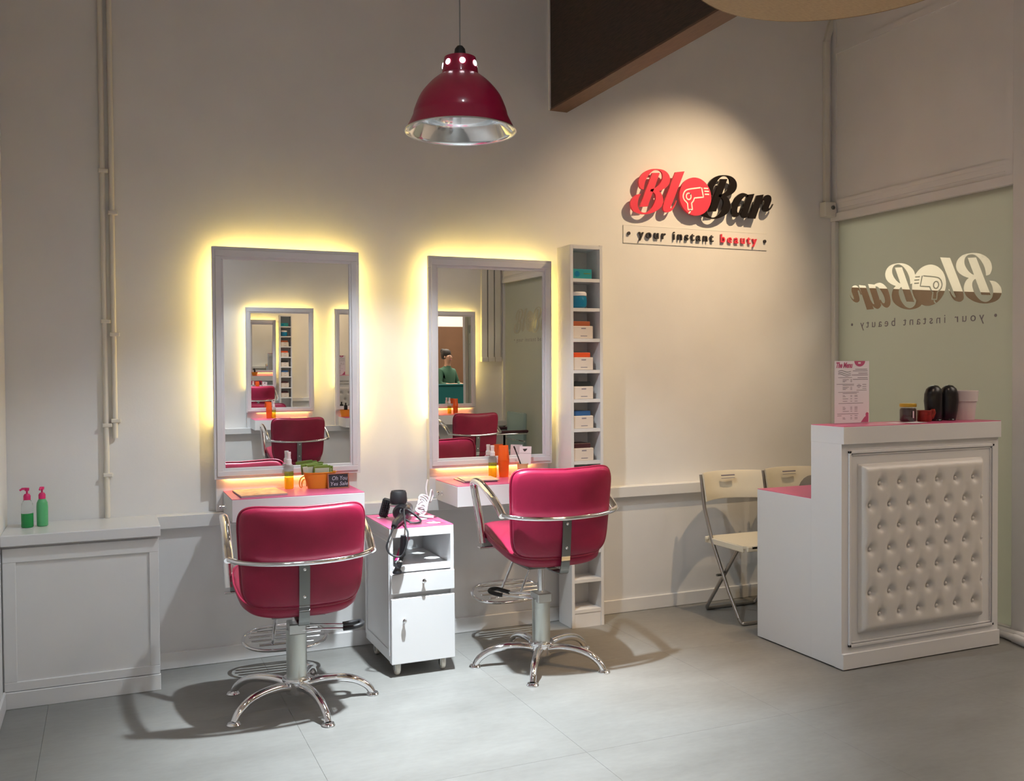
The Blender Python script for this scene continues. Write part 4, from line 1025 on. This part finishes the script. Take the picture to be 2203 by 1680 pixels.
# ------------------------------------------------------------------ folding chairs behind the counter
def folding_chair(label, x, y, rz):
    """local: back at +Y side, seat towards -Y"""
    t = thing('folding_chair', label, 'chair', (x, y, 0), rz, 'cream folding chairs behind the counter')
    # backrest panel, slightly bowed
    def bd_(u, z, d): return (u, .205+.035*(z-.62)/.16-.10*(u*u)/.05+.012+d, z)
    mb = MB(); n = 16
    rings = []
    for z in (.640, .646, .70, .75, .792, .800):
        e = .004 if z in (.640, .800) else 0
        ring = [bd_(-.205+.41*k/n, z, e) for k in range(n+1)]+[bd_(.205-.41*k/n, z, .014-e) for k in range(n+1)]
        rings.append(ring)
    mb.rings(rings).build('backrest', 'folding_plastic', t, sharp=40)
    sl = MB(); sl.box(-.045, .045, .214, .224, .772, .779).box(-.045, .045, .212, .222, .758, .760)
    sl.build('grip_slot', 'ink_grey', t)
    sm = MB().prism([(-.19, .16), (.19, .16), (.205, -.19), (.16, -.215), (-.16, -.215), (-.205, -.19)], .425, .440, 'XY')
    sm.box(-.205, -.190, -.19, .16, .405, .438, .003).box(.190, .205, -.19, .16, .405, .438, .003).box(-.19, .19, -.215, -.200, .410, .438, .003)
    sm.build('seat', 'folding_plastic', t)
    # back-to-front-leg loop and rear-leg loop
    for s in (-1, 1):
        MB().tube([(s*.200, .205, .79), (s*.200, .170, .60), (s*.200, .100, .43), (s*.200, -.06, .16), (s*.200, -.150, .035)], .0105, 10).build('front_leg', 'tube_grey', t, sharp=80)
        MB().tube([(s*.178, -.12, .42), (s*.178, .02, .235), (s*.178, .175, .035)], .0105, 10).build('rear_leg', 'tube_grey', t, sharp=80)
        MB().cyl((s*.20, .012, .245), .007, -.03, .03, 10, 'X').build('pivot', 'strap_steel', t)
        MB().box(*sorted((s*.205, s*.225)), .115, .135, .425, .445, .004).build('hinge', 'folding_plastic', t)
    MB().tube(crom3([(-.200, -.150, .035), (-.190, -.165, .014), (-.150, -.172, .011), (.150, -.172, .011), (.190, -.165, .014), (.200, -.150, .035)], 5), .0105, 10).build('front_runner', 'tube_grey', t, sharp=80)
    MB().tube(crom3([(-.178, .175, .035), (-.168, .190, .014), (-.13, .195, .011), (.13, .195, .011), (.168, .190, .014), (.178, .175, .035)], 5), .0105, 10).build('rear_runner', 'tube_grey', t, sharp=80)
    return t
folding_chair('cream folding chair with grey tube legs left behind the counter', 3.355, 4.335, 0.)
folding_chair('cream folding chair half hidden behind the counter by the corner', 3.805, 4.345, -.04)
o = MB().pad(.10, .13, .13, 2.4).build('handbag', 'grey_fabric', None, sharp=80)
o = base_origin(o, (0, 0, -.065)); o.location = (3.72, 4.22, .4405); tag(o, 'dark grey soft bag on the folding chair by the corner', 'bag')
o.scale = (1, .8, 2.7)

# ------------------------------------------------------------------ the mall outside the shop front (seen through the glass and in the mirrors)
struct(MB().box(GX+.15, 16, -6, 14, -.06, 0).build('floor_mall', M['mall_floor']))
struct(MB().box(GX+.15, 16, -6, 14, 3.8, 3.9).build('ceiling_mall', M['mall_cream']))
w1 = struct(MB().box(GX+.06, 16, 9.0, 9.1, 2.40, 3.85).build('wall_mall', M['mall_cream']))
box_o('brown_band', 'mall_brown', w1, GX+.06, 16, 8.97, 9.1, 1.05, 2.40)
box_o('lower_band', 'mall_cream', w1, GX+.06, 16, 8.99, 9.1, 0, 1.05)
struct(MB().box(15.9, 16, -6, 9, 0, 3.85).build('wall_mall_far', M['mall_cream']))
struct(MB().box(GX+.06, 16, -6.1, -6, 0, 3.85).build('wall_mall_near', M['mall_cream']))
struct(MB().box(GX+.02, GX+.12, WY, 9.0, 0, 3.85).build('wall_mall_side', M['mall_cream']))
struct(MB().box(GX+.02, GX+.12, -6, OY, 0, 3.85).build('wall_mall_side_2', M['mall_cream']))
struct(MB().box(GX-.02, GX+.06, .43, 3.33, 2.9, CEIL).build('wall_right_lintel', M['wall_paint']))
t = thing('mall_kiosk', 'teal kiosk counter reflected deep in the mirror by the tower', 'kiosk', (6.3, 5.35, 0))
MB().box(5.5, 7.3, 5.15, 5.55, 0, 1.10, .01).build('body', 'kiosk_teal', t, True)
MB().box(5.48, 7.32, 5.12, 5.58, 1.10, 1.13, .004).build('top', 'kiosk_teal', t, True)
for k, (x, c) in enumerate(((6.35, 'hair_dark'), (6.62, 'lid_orange'))):
    o = MB().lathe([(0, 0), (.08, 0), (.10, .03), (.10, .12), (.06, .15), (0, .16)], (0, 0, 0), 16).build('kiosk_jar', c)
    o.location = (x, 5.35, 1.13); tag(o, ('dark' if k == 0 else 'orange')+' rounded pot on the reflected teal kiosk', 'pot')
# person standing behind the kiosk, seen from the side
def skin_person(loc, rz):
    root = thing('person', 'person in a green shirt with dark hair behind the reflected teal kiosk', 'person', loc, rz)
    V = [((0, 0, .93), .15), ((0, 0, 1.15), .135), ((0, .01, 1.36), .15), ((0, .02, 1.45), .07), ((0, .03, 1.52), .055), ((0, .04, 1.62), .085), ((0, .045, 1.70), .075),
         ((-.19, .0, 1.38), .065), ((-.26, .06, 1.13), .048), ((-.18, .24, 1.10), .036), ((-.14, .34, 1.12), .030),
         ((.19, .0, 1.38), .065), ((.26, .06, 1.13), .048), ((.18, .24, 1.10), .036), ((.14, .34, 1.12), .030),
         ((-.10, 0, .86), .10), ((-.11, .01, .48), .065), ((-.11, -.02, .08), .045), ((-.11, .12, .035), .035),
         ((.10, 0, .86), .10), ((.11, .01, .48), .065), ((.11, -.02, .08), .045), ((.11, .12, .035), .035)]
    E = [(0, 1), (1, 2), (2, 3), (3, 4), (4, 5), (5, 6), (2, 7), (7, 8), (8, 9), (9, 10), (2, 11), (11, 12), (12, 13), (13, 14), (0, 15), (15, 16), (16, 17), (17, 18), (0, 19), (19, 20), (20, 21), (21, 22)]
    for s, b in ((-1, 10), (1, 14)):
        bx_, by_, bz_ = V[b][0]
        for q, (dx, ln) in enumerate(((-.022, .055), (-.008, .065), (.008, .062), (.022, .05), (-s*.040, .035))):
            i0 = len(V); V.append(((bx_+dx, by_+ln*.6, bz_+.004), .009)); V.append(((bx_+dx*1.1, by_+ln, bz_-.010), .008)); E.append((b, i0)); E.append((i0, i0+1))
    me = bpy.data.meshes.new('body'); me.from_pydata([v[0] for v in V], E, [])
    o = bpy.data.objects.new('body', me); C.objects.link(o)
    sk = o.modifiers.new('s', 'SKIN'); sk.use_smooth_shade = True
    for i, v in enumerate(V): me.skin_vertices[0].data[i].radius = (v[1], v[1])
    me.skin_vertices[0].data[0].use_root = True
    ss = o.modifiers.new('u', 'SUBSURF'); ss.levels = 2; ss.render_levels = 2
    dg = bpy.context.evaluated_depsgraph_get(); m2 = bpy.data.meshes.new_from_object(o.evaluated_get(dg)); o.modifiers.clear(); o.data = m2
    m2.materials.clear()
    for k in ('skin', 'shirt_green', 'dark_trousers'): m2.materials.append(M[k])
    for p in m2.polygons:
        c = p.center; r = math.hypot(c.x, c.y)
        p.material_index = 2 if c.z < .95 and abs(c.x) < .24 and c.y < .16 else (1 if c.z < 1.47 and c.y < .18 else 0)
    o.parent = root
    h = MB().lathe([(0, -.10), (.088, -.08), (.100, 0), (.090, .07), (.05, .105), (0, .112)], (0, -.01, 1.69), 20); h.build('hair', 'hair_dark', root, sharp=80)
    MB().lathe([(0, -.05), (.045, -.03), (.05, .01), (.03, .045), (0, .05)], (0, -.09, 1.76), 14).build('hair_bun', 'hair_dark', root, sharp=80)
    MB().lathe([(0, -.012), (.012, -.008), (.010, .012), (0, .02)], (0, .135, 1.635), 10).build('nose', 'skin', root)
    for s in (-1, 1):
        MB().lathe([(0, -.012), (.012, 0), (0, .012)], (s*.032, .115, 1.665), 10).build('eye', 'hair_dark', root)
        MB().lathe([(0, -.028), (.016, 0), (0, .028)], (s*.088, .035, 1.64), 10).build('ear', 'skin', root)
    MB().box(-.025, .025, .110, .122, 1.588, 1.596, .003).build('mouth', 'ink_pink', root)
    return root
skin_person((6.02, 6.10, 0), math.radians(-150))
